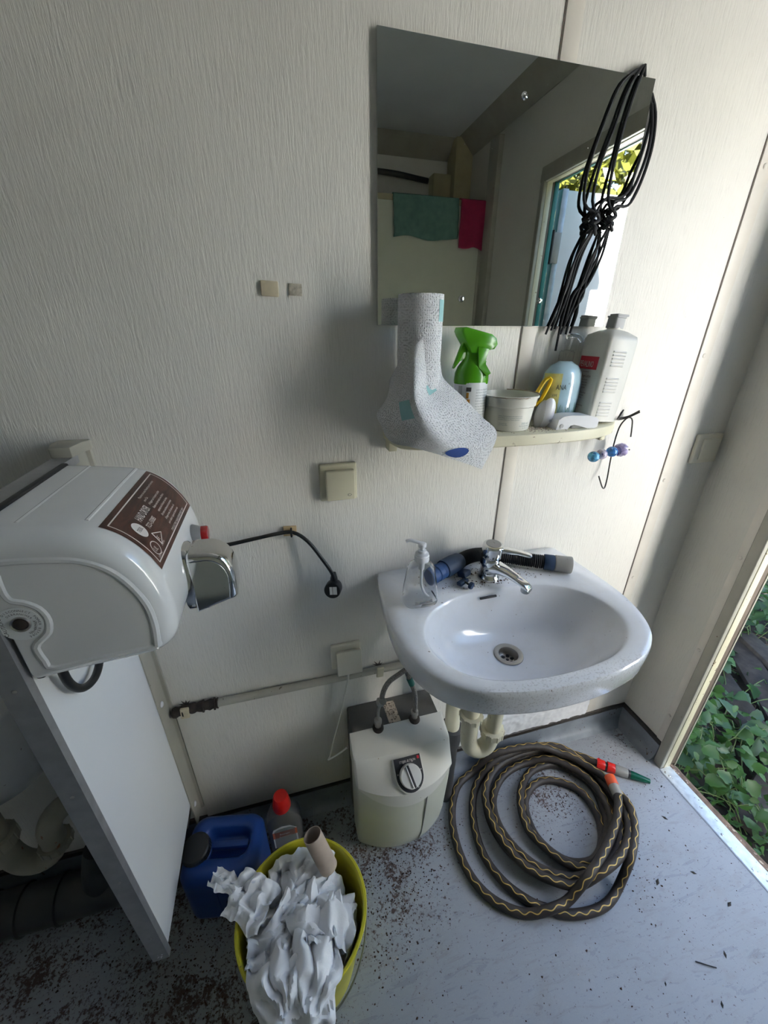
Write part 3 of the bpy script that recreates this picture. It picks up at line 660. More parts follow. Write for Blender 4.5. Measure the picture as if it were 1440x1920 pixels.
# the loose sheet: control net (columns = across, rows = downwards)
net = [
 [(-0.9078, -0.0660, 1.4540), (-0.9288, -0.0920, 1.4414), (-0.9499, -0.1050, 1.4260), (-0.9674, -0.1090, 1.4108), (-0.9845, -0.1030, 1.3934), (-0.9959, -0.0900, 1.3731), (-1.0005, -0.0680, 1.3507)],
 [(-0.9043, -0.0660, 1.4165), (-0.9268, -0.0920, 1.4083), (-0.9479, -0.1060, 1.3985), (-0.9719, -0.1220, 1.3840), (-0.9880, -0.1100, 1.3675), (-1.0009, -0.0940, 1.3535), (-1.0040, -0.0700, 1.3289)],
 [(-0.8987, -0.0680, 1.3696), (-0.9234, -0.0920, 1.3692), (-0.9449, -0.1080, 1.3646), (-0.9778, -0.1450, 1.3548), (-0.9926, -0.1200, 1.3434), (-1.0043, -0.1000, 1.3301), (-1.0107, -0.0720, 1.3128)],
 [(-0.8911, -0.0720, 1.3484), (-0.9143, -0.0920, 1.3415), (-0.9407, -0.1120, 1.3324), (-0.9800, -0.1600, 1.3287), (-0.9948, -0.1350, 1.3201), (-1.0094, -0.1080, 1.3088), (-1.0283, -0.0750, 1.2891)],
 [(-0.8629, -0.0940, 1.3205), (-0.8905, -0.1120, 1.3143), (-0.9241, -0.1320, 1.3073), (-0.9702, -0.1680, 1.3028), (-0.9904, -0.1450, 1.2929), (-1.0095, -0.1200, 1.2821), (-1.0231, -0.0950, 1.2697)],
 [(-0.8293, -0.1160, 1.2843), (-0.8602, -0.1300, 1.2754), (-0.9007, -0.1480, 1.2695), (-0.9494, -0.1700, 1.2705), (-0.9799, -0.1550, 1.2669), (-1.0046, -0.1350, 1.2637), (-1.0214, -0.1120, 1.2573)],
 [(-0.8014, -0.1360, 1.2507), (-0.8330, -0.1460, 1.2395), (-0.8744, -0.1580, 1.2371), (-0.9273, -0.1700, 1.2440), (-0.9688, -0.1600, 1.2500), (-0.9973, -0.1420, 1.2512), (-1.0135, -0.1280, 1.2477)],
 [(-0.8299, -0.1420, 1.1841), (-0.8587, -0.1480, 1.1972), (-0.8975, -0.1560, 1.2134), (-0.9418, -0.1620, 1.2308), (-0.9748, -0.1550, 1.2403), (-0.9920, -0.1450, 1.2437), (-1.0051, -0.1380, 1.2448)]]
def netp(u, v):
    rows = [[Vector(p) for p in r] for r in net]
    def cr(a, b, c, d, t): return .5 * ((2 * b) + (c - a) * t + (2 * a - 5 * b + 4 * c - d) * t * t + (3 * b - a - 3 * c + d) * t ** 3)
    def along(pl, t):
        n = len(pl) - 1; i = min(int(t * n), n - 1); f = t * n - i
        return cr(pl[max(i - 1, 0)], pl[i], pl[i + 1], pl[min(i + 2, n)], f)
    return along([along(r, u) for r in rows], v)
sheet = MB().grid(netp, 42, 48, lambda u, v: (u * .20, -v * .32)).build('loose_sheet', M['paper'], t, smooth=60)
def patch(u0, u1, v0, v1, mt, nm, shape=None, nn=8):
    q = MB()
    def f(a, b):
        if shape == 'disc':
            r = b; th_ = a * math.tau; uu = (u0 + u1) / 2 + (u1 - u0) / 2 * r * math.cos(th_); vv = (v0 + v1) / 2 + (v1 - v0) / 2 * r * math.sin(th_)
        else: uu = u0 + (u1 - u0) * a; vv = v0 + (v1 - v0) * b
        p = netp(uu, vv); e = 1e-3
        n = (netp(min(uu + e, 1), vv) - netp(max(uu - e, 0), vv)).cross(netp(uu, min(vv + e, 1)) - netp(uu, max(vv - e, 0))).normalized()
        if n.y > 0: n = -n
        return p + n * .0009
    return q.grid(f, nn * (3 if shape else 1), nn).build(nm, mt, sheet)
patch(.58, .72, .42, .58, M['paper_teal'], 'teal_print')
patch(.22, .34, .38, .46, M['paper_teal'], 'teal_print')
patch(.30, .46, .86, .97, M['paper_blue'], 'blue_print', 'disc')
q = MB().grid(lambda a, b: (RC.x + (rr + .0007) * math.cos(-R(30 + 28 * a)), RC.y + (rr + .0007) * math.sin(-R(30 + 28 * a)), SZ + RH - .042 + .034 * b), 8, 6)
q.build('teal_print', M['paper_teal'], t)

# green spray bottle
t = thing('spray_bottle', 'green trigger spray bottle with white label between paper roll and tub', 'spray bottle', (-.822, -.052, SZ))
bc = Vector((-.824, -.050, SZ))
body = MB().lathe([(.0, 0), (.030, 0), (.0335, .003), (.0345, .02), (.0345, .085), (.0342, .0965), (0, .0965)], bc, n=40, sx=1, sy=.85).build('bottle_body', M['lblwhite'], t)
def cylmap(c, r, sy, a0, z0):
    return lambda u, v: (c.x + (r + .0005) * math.sin(R(a0) + u / r), c.y - (r + .0005) * sy * math.cos(R(a0) + u / r), c.z + z0 + v)
q = MB()
lines = ['Lotion zum Aufspruehen auf', 'die Flaeche. Kurz einwirken', 'lassen und abwischen. Nicht', 'auf heisse Flaechen geben', 'Kuehl und trocken lagern', 'und vor Frost schuetzen', 'Nur fuer den Haushalt', 'Darf nicht in die Haende', 'von Kindern gelangen', 'Nach Gebrauch gut', 'verschliessen']
for i, l in enumerate(lines): text_mb(l, .0042, cylmap(bc, .0345, .85, -3, .082 - i * .0054), mb=q, sx=.78)
q.build('lettering', M['inkgrey'], body, smooth=0)
def curved_rect(c, r, sy, a0, u0, u1, z0, z1, lift=.0005):
    fn = lambda a, b: (c.x + (r + lift) * math.sin(R(a0) + (u0 + (u1 - u0) * a) / r), c.y - (r + lift) * sy * math.cos(R(a0) + (u0 + (u1 - u0) * a) / r), c.z + z0 + (z1 - z0) * b)
    return MB().grid(fn, 6, 2)
curved_rect(bc, .0345, .85, -30, -.004, .006, .080, .088).build('symbol_box', M['ink'], body)
curved_rect(bc, .0345, .85, -30, -.003, .002, .067, .078).build('symbol', M['inkorange'], body)
curved_rect(bc, .0345, .85, -30, -.001, .005, .058, .065).build('symbol', M['inkorange'], body)
curved_rect(bc, .0345, .85, -30, -.004, .006, .046, .055).build('symbol_box', M['ink'], body)
curved_rect(bc, .0345, .85, -58, -.005, .004, .0, .090).build('silver_edge', M['alu'], body)
head = MB().lathe([(.0355, .0), (.0360, .006), (.0350, .020), (.030, .032), (.0215, .043), (.0185, .052), (.0180, .070), (.020, .080)], bc + Vector((0, 0, .093)), n=36, sx=1, sy=.80).build('neck', M['green'], t)
hz = bc.z + .158
hp = [(-.040, .028), (-.038, .034), (-.028, .035), (.026, .023), (.036, .016), (.040, .005), (.034, -.004), (.020, -.006), (.012, -.012), (-.016, -.010), (-.026, .006), (-.036, .020)]
def head_loop(w, sc): return [(bc.x + .002 + x * sc, bc.y + w, hz + z * sc + .003) for x, z in hp]
MB().loops([head_loop(w, s_) for w, s_ in ((-.019, .90), (-.0175, .97), (-.014, 1), (.014, 1), (.0175, .97), (.019, .90))]).build('spray_head', M['green'], t, smooth=50)
tp = [(-.026, .012), (-.017, .004), (-.017, -.018), (-.022, -.022), (-.032, -.026), (-.040, -.036), (-.044, -.040), (-.042, -.033), (-.034, -.010)]
MB().loops([[(bc.x + .002 + x, bc.y + w, hz + z + .003) for x, z in tp] for w in (-.006, .006)]).build('trigger', M['green'], t, bevel=.0012)
gr_ = [(.000, .004), (.024, .000), (.019, -.018), (.020, -.028), (.027, -.044), (.018, -.050), (.002, -.034)]
MB().loops([[(bc.x + x - .001, bc.y - .0195 - d - (.004 if z < -.03 else 0) - (.0065 if z < -.04 else 0), hz + z) for x, z in gr_] for d in (-.004, .0012)]).build('grip_panel', M['green'], t, bevel=.001)
for k in range(5): MB().box(bc.x + .007, bc.x + .019, bc.y - .0212, bc.y - .0195, hz - .004 - k * .005, hz - .0025 - k * .005).build('grip_rib', M['green'], t, bevel=.0004)

# round white tub
bc = Vector((-.736, -.0585, SZ))
t = thing('cream_tub', 'open round white plastic tub with brown residue and black print', 'tub', bc)
body = MB().lathe([(0, 0), (.0440, 0), (.0465, .002), (.0520, .048), (.0545, .050), (.0560, .066), (.0590, .067), (.0592, .0705), (.0560, .071), (.0545, .066), (.0525, .052), (.0500, .046), (0, .045)], bc, n=48).build('tub_body', M['tub'], t)
q = MB()
for k in range(64):
    a = k / 64 * math.tau
ls = []
for r, z, j in ((.0, .0458, 0), (.03, .0462, .4), (.0495, .047, 1), (.0535, .052, 1), (.0545, .058, 1)):
    ls.append([(bc.x + r * math.cos(a_ * math.tau / 64), bc.y + r * math.sin(a_ * math.tau / 64), bc.z + z + (.004 * j * noise.noise(Vector((math.cos(a_ * math.tau / 64) * 3, math.sin(a_ * math.tau / 64) * 3, r * 40))))) for a_ in range(64)])
MB().loops(ls[:4], False, False).build('residue', M['tubin'], t)
q = MB()
for i, l in enumerate(['Reinigungspaste fuer stark verschmutzte', 'Haende. Handwaschpaste mit Reibekorn, eine', 'kleine Menge auf die trockenen Haende geben', 'verreiben und gut mit Wasser abspuelen']): text_mb(l, .0030, cylmap(bc, .0497, 1, -52, .0355 - i * .0036), mb=q, sx=.88)
text_mb('350 ml', .0065, cylmap(bc, .0485, 1, 5, .0150), mb=q, sx=1.1); text_mb('Nachfuellpackung', .0036, cylmap(bc, .0485, 1, 0, .0112), mb=q); text_mb('Art. 350', .0028, cylmap(bc, .0485, 1, 10, .0068), mb=q)
text_mb('Herstellungs-\nund Vertriebs', .0032, cylmap(bc, .0485, 1, -50, .0165), mb=q)
q.build('lettering', M['inkgrey'], body, smooth=0)

MB().tube([bc + Vector((.0585 * math.cos(a), .0585 * math.sin(a), .0715 + .0010 * noise.noise(Vector((a * 9, 0, 0))))) for a in [R(-35 + 4 * k) for k in range(26)]], [.0012 + .0016 * abs(noise.noise(Vector((k * .7, 3, 1)))) for k in range(26)], 6).build('dried_paste', M['tubin'], t)
MB().tube([bc + Vector((.0590 * math.cos(a), .0590 * math.sin(a), .0690 + .0010 * noise.noise(Vector((a * 9, 0, 0))))) for a in [R(205 + 4 * k) for k in range(20)]], [.0005 + .0010 * abs(noise.noise(Vector((k * .9, 5, 1)))) for k in range(20)], 6).build('dried_paste', M['tubin'], t)
# white oval brush with yellow band
t = thing('nail_brush', 'white oval plastic brush standing on end between tub and soap bottle', 'brush', (-.660, -.070, SZ))
mx = rot('X', 6) @ rot('Y', 8)
q = MB()
def ell(c, rx, ry, rz, mx, nu=24, nv=14):
    q = MB(); return q.loops([[Vector(c) + mx @ Vector((rx * math.sin(math.pi * j / nv) * math.cos(math.tau * i / nu), ry * math.sin(math.pi * j / nv) * math.sin(math.tau * i / nu), -rz * math.cos(math.pi * j / nv))) for i in range(nu)] for j in range(1, nv)])
ell((-.655, -.080, SZ + .030), .017, .012, .0325, mx).build('brush_body', M['plwhite'], t)
ell((-.665, -.076, SZ + .028), .013, .013, .0295, mx).build('brush_back', M['plgrey'], t)
MB().lathe([(.0028, 0), (.0028, .001), (0, .0014)], (-.6525, -.0925, SZ + .016), (.1, -1, .1), n=12).build('button', M['plgrey'], t)
tag(MB().tube(spline([(-.682, -.062, SZ + .050), (-.669, -.060, SZ + .076), (-.656, -.059, SZ + .096), (-.648, -.060, SZ + .1005), (-.644, -.062, SZ + .096), (-.653, -.064, SZ + .075), (-.667, -.067, SZ + .053), (-.677, -.066, SZ + .045)], .005, True) , .0036, 10, flat=1.6).build('rubber_loop', M['yellow']), 'yellow rubber loop leaning behind the white brush', 'loop')

# blue soap bottle with clear pump
bc = Vector((-.600, -.040, SZ))
t = thing('soap_dispenser', 'blue and yellow liquid soap bottle with clear pump in front of the tall white bottle', 'soap bottle', bc)
body = MB().lathe([(0, 0), (.040, 0), (.0435, .004), (.0465, .05), (.0470, .085), (.043, .108), (.032, .122), (.018, .129), (.015, .131)], bc, n=44, sy=.62).build('bottle_body', M['soapbody'], t)
curved_rect(bc, .0470, .62, -62, -.020, .030, .008, .108, .0004).build('front_label', M['soapyellow'], body)
q = MB(); text_mb('ANA', .0155, cylmap(bc, .0475, .62, -38, .075), mb=q, sx=.72); text_mb('®', .005, cylmap(bc, .0475, .62, -6, .086), mb=q); text_mb('SEIFE', .0075, cylmap(bc, .0475, .62, -47, .061), mb=q, sx=.8)
q.build('lettering', M['ink'], body, smooth=0)
q = MB()
for k in range(16):
    a0 = -40 + k * 5.5; h = rnd.uniform(.018, .042); b_ = rnd.uniform(-.4, .4)
    fnc = cylmap(bc, .0463, .62, a0, .006)
    for i in range(5): q.tube([fnc(b_ * .02 * (i / 5) ** 2, h * i / 5), fnc(b_ * .02 * ((i + 1) / 5) ** 2, h * (i + 1) / 5)], .0005, 4)
q.build('grass_print', M['grass'], body)
MB().lathe([(.0150, 0), (.0150, .020), (.0128, .022), (.0128, .024), (0, .024)], bc + Vector((0, 0, .129)), n=28).build('pump_collar', M['clearpl'], t)
MB().lathe([(.0065, 0), (.0065, .010), (.0075, .012), (.0078, .026), (.006, .029), (0, .029)], bc + Vector((0, 0, .153)), n=20).build('pump_stem', M['clearpl'], t)
MB().tube(spline([bc + Vector((-.006, 0, .178)), bc + Vector((.006, -.004, .181)), bc + Vector((.018, -.008, .178)), bc + Vector((.024, -.010, .170))], .004), .0042, 10).build('pump_spout', M['clearpl'], t)

# white soap box (stapler-shaped)
t = thing('soap_box', 'low white plastic box with hinged lid at the shelf front right', 'box', (-.595, -.1, SZ))
pr = [(-.053, 0), (-.050, .022), (-.040, .029), (-.022, .031), (.022, .029), (.040, .024), (.046, .018), (.046, .003), (.040, 0), (.022, 0), (.004, .006), (-.012, .010), (-.020, .008), (-.026, 0)]
mz = rot('Z', -3)
MB().loops([[Vector((-.594, -.0955, SZ + .0005)) + mz @ Vector((x, w, z * (1 if abs(w) < .015 else .93))) for x, z in pr] for w in (-.018, -.0155, .0155, .018)]).build('box_lid', M['plwhite'], t)
MB().obox((-.578, -.0955, SZ + .005), (.060, .030, .010), mz, .003).build('box_base', M['plgrey'], t)
MB().lathe([(.0042, 0), (.0042, .0012), (0, .0014)], (-.6365, -.1115, SZ + .008), (0, -1, 0), n=16).build('hinge', M['plgrey'], t)

# tall white lotion bottle, leaning a little to the right
t = thing('lotion_bottle', 'tall square milky lotion bottle with red printed name at the shelf right end', 'bottle', (-.52, -.05, SZ))
ml = rot('Y', 4.2); b0 = Vector((-.5155, -.050, SZ + .004))
def L(x, y, z): return b0 + ml @ Vector((x, y, z))
def sq(wx, wy, z, r=.008, oz=0):
    out = []
    for cx_, cy_, a0 in ((wx - r, wy - r, 0), (-wx + r, wy - r, 90), (-wx + r, -wy + r, 180), (wx - r, -wy + r, 270)):
        for k in range(4):
            a = R(a0 + k * 30); out.append(L(cx_ + r * math.cos(a), cy_ + r * math.sin(a), z))
    return out
body = MB().loops([sq(.034, .034, 0), sq(.0385, .0385, .003), sq(.0385, .0385, .168), sq(.036, .036, .177), sq(.022, .022, .186, .009), sq(.0135, .0135, .189, .012), sq(.013, .013, .196, .012)]).build('bottle_body', M['bottle_w'], t, smooth=50)
LM = lambda u, v: L(-.0390, .034 - u, v)
q = MB().add([LM(.004, .108), LM(.058, .108), LM(.058, .134), LM(.004, .134)], [(0, 1, 2, 3)]).build('red_print', M['inkred'], body, smooth=0)
LM2 = lambda u, v: L(-.0395, .034 - u, v)
text_mb('PEVALINO', .0175, lambda u, v: LM2(.0065 + u, .1125 + v), sx=.50).build('lettering', M['inkwhite'], q, smooth=0)
q = MB(); text_mb('Handpflege-Lotion', .0085, lambda u, v: LM2(.006 + u, .0915 + v), mb=q, sx=.66); text_mb('wasserbasiert', .004, lambda u, v: LM2(.022 + u, .1015 + v), mb=q, sx=.8)
for i, l in enumerate(['Fuer beanspruchte Haende', 'pflegt und schuetzt die Haut', 'zieht schnell ein, fettet nicht', 'Nach der Arbeit auftragen', '', 'Anwendung: eine kleine Menge', 'auf die gereinigten Haende', 'geben und gut einreiben', '', 'Inhalt 1000 ml', 'Nur zur aeusseren Anwendung', 'Vor Hitze schuetzen', '', 'Haltbar siehe Boden']):
    if l: text_mb(l, .0043, lambda u, v, i=i: LM2(.007 + u, .085 - i * .0054 + v), mb=q, sx=.72)
q.build('lettering', M['inkbrown'], body, smooth=0)
q = MB()
for k in range(6): q.add([LM2(.010 + k * .002, .008), LM2(.0112 + k * .002, .008), LM2(.0112 + k * .002, .018), LM2(.010 + k * .002, .018)], [(0, 1, 2, 3)])
q.build('barcode', M['ink'], body, smooth=0)
for g_ in (.123, .070, .020):
    for k in range(5):
        MB().tube([L(-.020 - .0015 * 0, -.0385, g_ + k * .0068 - .004), L(.012, -.0385, g_ + k * .0068 - .004)], .0018, 8).build('rib', M['bottle_w'], body)
cap = MB().loops([sq(.0128, .0128, .1915, .004), sq(.0132, .0132, .193, .004), sq(.0128, .0128, .211, .004), sq(.0142, .0142, .212, .004), sq(.0142, .0142, .2145, .004)]).build('cap', M['plgrey'], t, smooth=50)
MB().obox(L(.003, -.002, .2165), (.030, .022, .004), ml, .0015).build('flip_lid', M['plgrey'], cap)

# beaded wire hook
t = thing('coat_hook', 'dark wire wall hook with four glass beads at the shelf right end', 'hook', (-.395, 0, 1.06))
W = lambda pts, nm='wire': MB().tube(spline(pts, .004), .0017, 8).build(nm, M['steel_d'], t)
M['steel_d'] = mat('dark_wire', (.05, .045, .04), .4, .7, var=.1)
W([(-.437, -.040, 1.100), (-.434, -.046, 1.087), (-.420, -.044, 1.068), (-.405, -.036, 1.064), (-.392, -.024, 1.085), (-.388, -.016, 1.13), (-.392, -.018, 1.18), (-.394, -.024, 1.22), (-.387, -.030, 1.240), (-.378, -.032, 1.243), (-.371, -.034, 1.236), (-.372, -.040, 1.215), (-.371, -.042, 1.197)])
W([(-.402, -.030, 1.262), (-.398, -.020, 1.246), (-.386, -.006, 1.237), (-.375, -.004, 1.237), (-.362, -.012, 1.242), (-.352, -.030, 1.258)])
W([(-.404, -.028, 1.257), (-.399, -.018, 1.242), (-.386, -.004, 1.233), (-.373, -.003, 1.233), (-.360, -.011, 1.239), (-.348, -.028, 1.254)])
W([(-.494, -.066, 1.160), (-.45, -.050, 1.1605), (-.40, -.040, 1.1625), (-.355, -.034, 1.161)], 'bead_wire')
for x, y, z, r, mm in ((-.4905, -.064, 1.1615, .0135, 'bead1'), (-.4585, -.054, 1.1625, .0130, 'bead2'), (-.4215, -.046, 1.1640, .0135, 'bead3')):
    MB().sphere((x, y, z), r, 14, .95).build('bead', M[mm], t)
q = MB().lathe([(.004, -.012), (.012, -.010), (.0155, -.002), (.0165, .006), (.0130, .013), (0, .016)], (-.389, -.038, 1.1635), (.85, .15, .1), n=24)
for v in q.v: v += Vector((noise.noise(v * 220), noise.noise(v * 220 + Vector((5, 0, 0))), noise.noise(v * 220 + Vector((0, 9, 0))))) * .003
q.build('bead', M['bead4'], t)

# ------------------------------------------------------------------ wash basin
SX = -.757
def mirror_poly(half):
    return [(SX + x, y) for x, y in half] + [(SX - x, y) for x, y in reversed(half[1:-1])]
rimH = [(0, -.428), (.055, -.426), (.11, -.418), (.17, -.401), (.222, -.366), (.254, -.32), (.272, -.26), (.276, -.20), (.271, -.12), (.263, -.05), (.255, -.016), (.243, -.003), (.12, -.002), (0, -.002)]
bowlH = [(0, -.394), (.06, -.391), (.12, -.380), (.17, -.355), (.204, -.315), (.217, -.268), (.208, -.222), (.180, -.182), (.14, -.156), (.09, -.141), (.045, -.135), (0, -.134)]
BC = Vector((SX, -.235, 0))
def by_angle(poly, n=112):
    P = [Vector((p.x, p.y, 0)) for p in spline([(x, y, 0) for x, y in poly], .006, True)]; out = []
    for k in range(n):
        a = -math.pi / 2 + math.tau * k / n; d = Vector((math.cos(a), math.sin(a), 0)); best = None
        for i in range(len(P)):
            p, q_ = P[i] - BC, P[(i + 1) % len(P)] - BC; e = q_ - p
            den = d.x * e.y - d.y * e.x
            if abs(den) < 1e-12: continue
            tt = (p.x * e.y - p.y * e.x) / den; ss = (p.x * d.y - p.y * d.x) / den
            if tt > 0 and -1e-6 <= ss <= 1 + 1e-6 and (best is None or tt > best): best = tt
        out.append(BC + d * best)
    return out
OUT, INN = by_angle(mirror_poly(rimH)), by_angle(mirror_poly(bowlH))
def ring(pl, s, z, c=BC, dz=0): return [Vector((c.x + (p.x - c.x) * s, c.y + (p.y - c.y) * s, z)) for p in pl]
def mixr(a, b, t, z): return [Vector(((1 - t) * p.x + t * q_.x, (1 - t) * p.y + t * q_.y, z)) for p, q_ in zip(a, b)]
DR = Vector((SX - .003, -.232, 0)); circ = lambda r, z: [DR + Vector((r * math.cos(-math.pi / 2 + math.tau * k / 112), r * math.sin(-math.pi / 2 + math.tau * k / 112), z)) for k in range(112)]
def ymax(l, m_=-.0015): return [Vector((p.x, min(p.y, m_), p.z)) for p in l]
CI = circ(.033, 0)
ls = [circ(.030, .700), circ(.034, .715), mixr(INN, CI, .55, .728), mixr(INN, CI, .2, .775), ring(INN, 1.03, .812),
      ymax(ring(OUT, .93, .826)), ymax(ring(OUT, .965, .824)), ymax(ring(OUT, .985, .832)), ymax(ring(OUT, .998, .862)), ymax(OUT_ := ring(OUT, 1.0, .873)), ymax(ring(OUT, .996, .880)), ymax(ring(OUT, .985, .8835)),
      mixr(ring(OUT, .985, 0), INN, .35, .8825), mixr(ring(OUT, .985, 0), INN, .75, .8795), ring(INN, 1.02, .8775), ring(INN, 1.0, .875), ring(INN, .982, .868),
      mixr(INN, CI, .07, .856), mixr(INN, CI, .16, .834), mixr(INN, CI, .27, .808), mixr(INN, CI, .42, .787), mixr(INN, CI, .62, .774), mixr(INN, CI, .85, .7655), mixr(INN, CI, 1, .7635), circ(.026, .760)]
t = thing('wash_basin', 'white dirty ceramic wash basin fixed to the wall below the tap', 'wash basin', (SX, -.2, .70))
MB().loops(ls, True, False).build('basin', M['ceramic'], t, smooth=60)
dr = MB().lathe([(.033, .7640), (.0325, .7665), (.028, .7675), (.022, .7655), (.0195, .759), (.0190, .748), (0, .748)], DR, n=40, cap0=False).build('drain', M['steel'], t)
q = MB()
for k in range(6):
    a = k * math.tau / 6; q.lathe([(0, 0), (.0042, 0), (.0042, .0006), (0, .0006)], DR + Vector((.011 * math.cos(a), .011 * math.sin(a), .7482)), n=12)
q.lathe([(0, 0), (.0035, 0), (.0035, .0006), (0, .0006)], DR + Vector((0, 0, .7482)), n=12)
q.build('drain_hole', M['ink'], dr)
MB().lathe([(.0172, .7482), (.0150, .7500), (.0150, .7482)], DR, n=30, cap0=False, cap1=False).build('strainer_ring', M['chrome'], dr)
mo = rot('Z', 1) @ rot('X', 35)
MB().obox((-.7755, -.1440, .8630), (.044, .006, .0045), mo, .002).build('overflow_slot', M['ink'], t)
MB().lathe([(0, 0), (.0065, 0), (.0070, .001), (.004, .0022), (0, .0024)], (-.5245, -.100, .8815), n=16).build('hole_plug', M['greyp'], t)
# waste pipe and trap under the basin
t = thing('siphon', 'cream plastic siphon trap under the wash basin', 'siphon', (-.79, -.2, .43))
MB().tube([(-.762, -.232, .700), (-.764, -.232, .60), (-.766, -.230, .50)], .0185, 24).build('tailpipe', M['pvc'], t)
MB().tube(spline([(-.767, -.229, .515), (-.768, -.229, .478), (-.776, -.229, .452), (-.797, -.226, .440), (-.818, -.222, .455), (-.825, -.220, .485), (-.826, -.218, .56), (-.823, -.205, .600), (-.820, -.17, .615), (-.815, -.09, .612), (-.812, -.03, .61)], .008), .0215, 24).build('trap_bend', M['pvc'], t)
def nut(c, r, h, mt, p, ax=(0, 0, 1)):
    o = MB().lathe([(r * .82, 0), (r, .001), (r, h - .001), (r * .82, h)], c, ax, n=32).build('union_nut', mt, p)
    q = MB(); a_ = Vector(ax).normalized(); qq = Vector((0, 0, 1)).rotation_difference(a_)
    for k in range(12):
        a = k * math.tau / 12
        q.obox(Vector(c) + qq @ Vector((r * math.cos(a), r * math.sin(a), h / 2)), (.004, .005, h * .9), (qq.to_matrix() @ Matrix.Rotation(a, 3, 'Z')), .0008, 1)
    q.build('grip_ribs', mt, o); return o
nut((-.7665, -.230, .497), .029, .020, M['pvc'], t); nut((-.826, -.219, .560), .028, .016, M['pvc'], t)
t = thing('drain_pipe', 'upright cream waste pipe in a dark grey sleeve between heater and trap', 'pipe', (-.80, -.085, 0))
MB().tube([(-.800, -.085, .345), (-.803, -.085, .60)], .0225, 24).build('cream_pipe', M['pvc'], t)
MB().lathe([(.024, 0), (.024, .26), (.029, .275), (.031, .31), (.0325, .335), (.0325, .345), (.028, .347), (.0225, .347)], (-.800, -.085, .0), n=30, cap1=False).build('grey_sleeve', M['pipe_grey'], t)

# ------------------------------------------------------------------ tap
tb = Vector((-.749, -.090, .8815))
t = thing('tap', 'limescaled chrome single-lever tap on the back of the wash basin', 'tap', tb)
MB().lathe([(0, -.002), (.0265, -.002), (.027, .002), (.0255, .006), (.0225, .010), (.0215, .030), (.0235, .040), (.0225, .050), (.0195, .060), (0, .060)], tb, n=36).build('tap_body', M['chrome'], t)
sp = MB()
ls = []
for p, w, h in (((.000, -.004, .028), .021, .016), ((.012, -.022, .036), .0185, .0135), ((.026, -.044, .034), .0145, .0095), ((.038, -.066, .028), .0125, .0075), ((.049, -.086, .0205), .0125, .0072), ((.0525, -.0935, .0165), .0105, .006)):
    c = tb + Vector(p); dx = Vector((.88, .48, 0)); dn = Vector((-.15, .28, .95)).normalized()
    ls.append([c + dx * (w * math.copysign(abs(math.cos(a)) ** .6, math.cos(a))) + dn * (h * math.copysign(abs(math.sin(a)) ** .6, math.sin(a))) for a in [math.tau * k / 24 for k in range(24)]])
sp.loops(ls).build('spout', M['chrome'], t, smooth=60)
MB().lathe([(0, 0), (.0095, 0), (.0105, .002), (.0105, .012), (.0095, .014), (0, .014)], tb + Vector((.048, -.085, .0045)), n=24).build('aerator', M['steel'], t)
kc = tb + Vector((.001, 0, .058))
MB().lathe([(0, 0), (.022, 0), (.0245, .004), (.0248, .030), (.0232, .0345), (.020, .036), (0, .036)], kc, (.02, -.06, 1), n=36).build('lever_cap', M['chrome'], t)
MB().lathe([(0, 0), (.0175, 0), (.0178, .0006), (0, .0010)], kc + Vector((.0007, -.0022, .0362)), (.02, -.06, 1), n=30).build('cap_disc', M['sticker_g'] if 'sticker_g' in M else M['greyp'], t)
ls = []
for p, w, h in (((.016, -.004, .020), .0135, .0075), ((.034, -.013, .019), .0115, .006), ((.056, -.026, .017), .009, .0045), ((.076, -.039, .0135), .0085, .004), ((.081, -.042, .0125), .006, .003)):
    c = kc + Vector(p); dx = Vector((.5, .86, 0)); dn = Vector((.12, -.08, .99)).normalized()
    ls.append([c + dx * (w * math.copysign(abs(math.cos(a)) ** .6, math.cos(a))) + dn * (h * math.copysign(abs(math.sin(a)) ** .6, math.sin(a))) for a in [math.tau * k / 20 for k in range(20)]])
MB().loops(ls).build('lever', M['chrome'], t, smooth=60)
# grime flecks around the tap
q = MB()
for k in range(420):
    a = rnd.random() * 6.28; r = .028 + abs(rnd.gauss(0, .07)); x, y = tb.x + r * math.cos(a) * 1.6, tb.y + r * math.sin(a) * .7
    if y > -.012 or y < -.128 or x < -.95 or x > -.53: continue
    s = rnd.uniform(.0006, .0022) * (1.7 if r < .045 else 1); zz = .8840 - .0022 * max(0, min(1, (-y - .05) / .08))
    n_ = rnd.randint(4, 6)
    q.add([(x + s * rnd.uniform(.5, 1.4) * math.cos(i * 6.28 / n_), y + s * rnd.uniform(.5, 1.4) * math.sin(i * 6.28 / n_), zz) for i in range(n_)] + [(x, y, zz + .0006)], [(i, (i + 1) % n_, n_) for i in range(n_)])
o = q.build('grime', M['crumb'], smooth=0); tag(o, 'dark grime flecks on the basin ledge around the tap foot', 'dirt'); o['kind'] = 'stuff'

